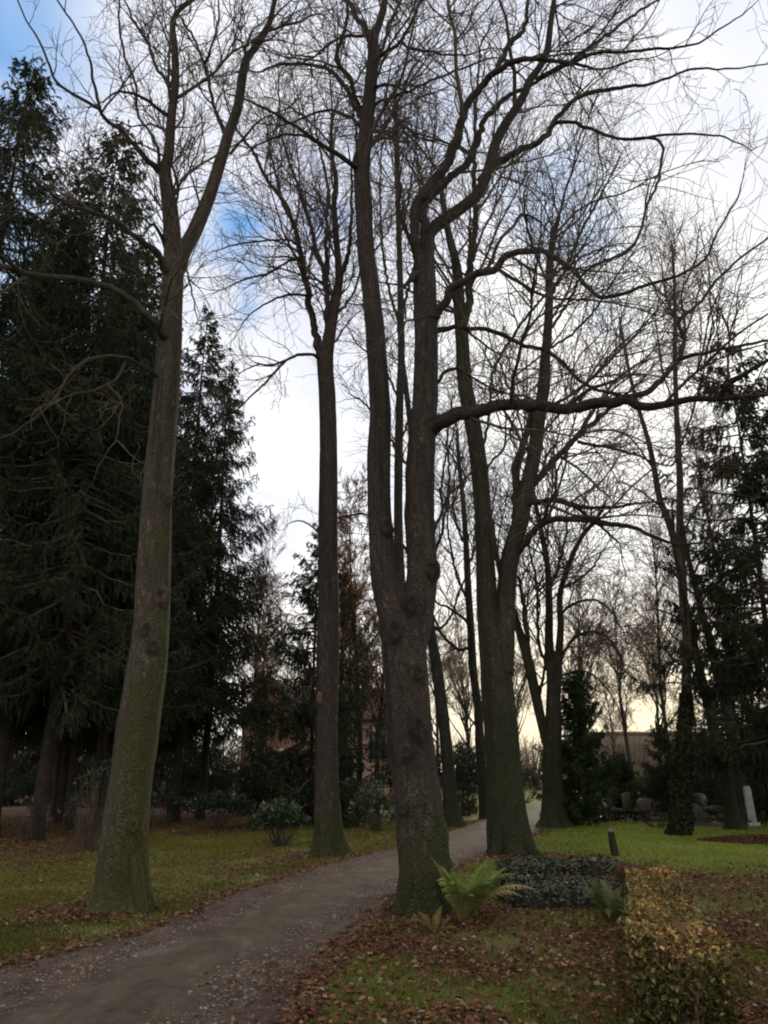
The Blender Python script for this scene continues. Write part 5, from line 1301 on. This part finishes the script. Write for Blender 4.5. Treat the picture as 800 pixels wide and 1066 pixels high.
def planter(label, px, py, seed, cols, s=1.0):
    """grave flower arrangement: low mound of small flowers"""
    r = shrub('flower_arrangement', label, 'flowers', gp(px, py), (.9*s, .6*s, .35*s), 600, cols, (.055, .6), 'leaves', seed=seed, stems=4, hollow=.5, group='flower arrangements on the far graves')
planter('white and pink flower arrangement on the grave beside the far stone marker', 598, 855, 131, [(.30, .26, .26), (.24, .13, .14), (.05, .07, .03)], 1.2)
planter('reddish flower arrangement in front of the low grey gravestone', 733, 861, 132, [(.16, .04, .03), (.06, .07, .03), (.2, .15, .1)])
planter('whitish flower arrangement beside the pale upright stone', 758, 861, 133, [(.24, .22, .18), (.1, .08, .05), (.06, .07, .03)], 1.1)
planter('brown heather clump in front of the low hedge left of the birch', 685, 862, 134, [(.09, .06, .04), (.07, .06, .03)], 1.2)
def lantern(label, px, py):
    g = gp(px, py); root = empty('grave_lantern', g, label, 'lantern')
    a = Acc(); a.box((0, 0, -.02), (.5, .4, .34), 0, bev=.02); obj('base', a.mesh('base', stone, False), root)
    a = Acc(); a.box((0, 0, .323), (.17, .17, .22), 0, bev=.01); 
    m, nt, b = newmat('milk_glass'); b.inputs['Base Color'].default_value = (.62, .6, .56, 1); b.inputs['Roughness'].default_value = .3
    obj('glass', a.mesh('glass', m, False), root)
    a = Acc(); a.box((0, 0, .546), (.22, .22, .09), 0, bev=.01, taper=.4); obj('lid', a.mesh('lid', dark_stone, False), root)
lantern('small white grave lantern on a block behind the birch', 727, 846)
lantern('white grave lantern left of the birch foot', 689, 850)
# mound of brown leaves at the right
def leaf_heap(label, c, R, h, seed):
    global rng
    rng = np.random.default_rng(seed); root = empty('leaf_heap', (c[0], c[1], float(gz(*c))), label, 'leaf heap')
    a = Acc(); u = np.linspace(0, 1, 10)[1:]; th = np.arange(28)/28*2*pi
    V = [(0, 0, h*.85)]+[(R*r*cos(t)*(1+.12*sin(3*t)), R*.7*r*sin(t), h*.85*cos(r*pi/2)**1.2-.03*r) for r in u for t in th]
    f = np.array([((k)*28+1+i, (k)*28+1+(i+1) % 28, (k+1)*28+1+(i+1) % 28, (k+1)*28+1+i) for k in range(8) for i in range(28)])
    a.add(np.array(V), [f, np.array([(0, 1+i, 1+(i+1) % 28) for i in range(28)])]); obj('core', a.mesh('core', flat_mat('heap_core', (.04, .02, .014), (.09, .045, .03), 20)), root)
    n = 2600; r = np.sqrt(rng.random(n)); t = rng.random(n)*2*pi
    p = np.stack([R*r*np.cos(t)*(1+.12*np.sin(3*t)), R*.7*r*np.sin(t), h*.85*np.cos(r*pi/2)**1.2+.03*rng.random(n)], -1)
    la = Acc(); leaf_quads(la, p, rng.normal(size=(n, 3)), rng.normal(size=(n, 3))*.5+UP, .09, .07, palette(n, [(.12, .05, .03), (.09, .035, .025), (.15, .08, .05)], .2))
    obj('leaves', la.mesh('leaves', M['leaves'], False), root)['kind'] = 'stuff'
leaf_heap('low heap of reddish brown leaves on the lawn at the right border', gp(792, 875)[:2], 1.4, .13, 141)

# ------------------------------------------------------------------ sky, sun
EL, AZ = radians(11), radians(17)
w = bpy.data.worlds.new('World'); sc.world = w; w.use_nodes = True
nt = w.node_tree; nt.nodes.clear()
out = nt.nodes.new('ShaderNodeOutputWorld'); bg = nt.nodes.new('ShaderNodeBackground'); bg.inputs[1].default_value = .1
nt.links.new(bg.outputs[0], out.inputs[0])
sky = nt.nodes.new('ShaderNodeTexSky'); sky.sky_type = 'NISHITA'; sky.sun_disc = False
sky.sun_elevation = EL; sky.sun_rotation = AZ; sky.altitude = 100; sky.air_density = 1.0; sky.dust_density = 1.5
tc = nt.nodes.new('ShaderNodeTexCoord').outputs['Generated']
def dirn(px, py):
    d = ray(px, py); return d/np.linalg.norm(d)
warp = noise_col(nt, mapping(nt, tc, (1, 1, 1.6)), 5.0)
vw = mixc(nt, .16, tc, warp)      # ragged edges for the gaps
def blob(px, py, deg, soft):
    # compare in the same warped space: mean of the warp colour is .5
    v = dirn(px, py)*.84+.5*.16*np.ones(3); 
    dm = nt.nodes.new('ShaderNodeVectorMath'); dm.operation = 'DISTANCE'; nt.links.new(vw, dm.inputs[0]); dm.inputs[1].default_value = tuple(v)
    mr = N(nt, 'ShaderNodeMapRange', clamp=True, interpolation_type='SMOOTHSTEP'); nt.links.new(dm.outputs['Value'], mr.inputs[0])
    mr.inputs[1].default_value = radians(deg)*.84; mr.inputs[2].default_value = radians(deg)*soft*.84; mr.inputs[3].default_value = 0; mr.inputs[4].default_value = 1
    return mr.outputs[0]
gaps = None
for (px, py, deg, soft, k) in [(5, 15, 7.5, .1, 1.0), (20, 110, 4, .1, .7), (262, 245, 3.4, .1, .95), (275, 300, 2.6, .1, .8), (240, 205, 2.5, .1, .6), (20, 390, 5, .1, .9), (590, 225, 5, .05, .50), (640, 290, 4, .05, .35), (345, 250, 3, .1, .45), (430, 150, 7, .05, .22), (-150, 250, 14, .2, .8)]:
    g_ = math_(nt, 'MULTIPLY', blob(px, py, deg, soft), k)
    gaps = g_ if gaps is None else math_(nt, 'MAXIMUM', gaps, g_)
n1 = noise(nt, mapping(nt, tc, (1, 1, 2.2)), 3.2, 6, .55, .3)
n3 = noise(nt, mapping(nt, tc, (1, 1, 2.6)), 9.0, 5, .6, .2)
cloud = ramp(nt, n1, [(.30, (7.0, 7.4, 9.0)), (.50, (8.9, 9.1, 10.0)), (.64, (10.6, 10.6, 10.9))])
cloud = mixc(nt, ramp(nt, n3, [(.40, (.30, .30, .30)), (.62, (0, 0, 0))]), cloud, (7.2, 7.6, 9.0))
# darker blue-grey cloud bank upper right, brighter veil around the hidden sun
cloud = mixc(nt, math_(nt, 'MULTIPLY', blob(780, 210, 9, .05), .85), cloud, (7.0, 7.4, 8.5))
sd = np.array([sin(AZ)*cos(EL), cos(AZ)*cos(EL), sin(EL)])
def glow(v, deg, pw):
    dp = nt.nodes.new('ShaderNodeVectorMath'); dp.operation = 'DOT_PRODUCT'; nt.links.new(tc, dp.inputs[0]); dp.inputs[1].default_value = tuple(v)
    return math_(nt, 'POWER', math_(nt, 'MAXIMUM', dp.outputs['Value'], 0), pw)
cloud = mixc(nt, math_(nt, 'MULTIPLY', glow(dirn(640, 420), 0, 30), .8), cloud, (13.5, 13.2, 12.4))
# low band near the horizon turns cream and yellow
# unseen overcast behind the viewer, brightened as added fill for camera-facing surfaces
sb = N(nt, 'ShaderNodeSeparateXYZ'); nt.links.new(tc, sb.inputs[0])
bk = N(nt, 'ShaderNodeMapRange', clamp=True, interpolation_type='SMOOTHSTEP'); nt.links.new(sb.outputs[1], bk.inputs[0])
bk.inputs[1].default_value = .15; bk.inputs[2].default_value = -.6; bk.inputs[3].default_value = 0; bk.inputs[4].default_value = .50
cloud = mixc(nt, bk.outputs[0], cloud, (17.0, 16.2, 14.6))
sepw = N(nt, 'ShaderNodeSeparateXYZ'); nt.links.new(tc, sepw.inputs[0])
band = N(nt, 'ShaderNodeMapRange', clamp=True, interpolation_type='SMOOTHSTEP'); nt.links.new(sepw.outputs[2], band.inputs[0])
band.inputs[1].default_value = .30; band.inputs[2].default_value = .02; band.inputs[3].default_value = 0; band.inputs[4].default_value = 1
cloud = mixc(nt, math_(nt, 'MULTIPLY', band.outputs[0], math_(nt, 'ADD', math_(nt, 'MULTIPLY', glow(sd, 0, 8), .8), .1)), cloud, (13.0, 10.9, 6.9))
blue = mixc(nt, 1.0, sky.outputs[0], (1.15, 1.35, 2.0), 'MULTIPLY')
blue = mixc(nt, .75, blue, (1.5, 4.2, 8.6))
c = mixc(nt, gaps, mixc(nt, 1.0, cloud, (1.07, 1.065, 1.05), 'MULTIPLY'), mixc(nt, 1.0, blue, (1.15, 1.15, 1.1), 'MULTIPLY'))
nt.links.new(c, bg.inputs[0])

sl = bpy.data.lights.new('sun', 'SUN'); sl.energy = 2.8; sl.angle = radians(12); sl.color = (1.0, .86, .68)
so = bpy.data.objects.new('sun', sl); col.objects.link(so)
from mathutils import Vector
so.rotation_euler = Vector(tuple(-sd)).to_track_quat('-Z', 'Y').to_euler()
so.location = (10, 30, 20)

sc.view_settings.view_transform = 'Standard'; sc.view_settings.look = 'None'; sc.view_settings.exposure = 0
sc.cycles.filter_width = 2.0; sc.cycles.max_bounces = 4; sc.cycles.diffuse_bounces = 3; sc.cycles.transmission_bounces = 2; sc.cycles.glossy_bounces = 2
sc.cycles.use_denoising = True
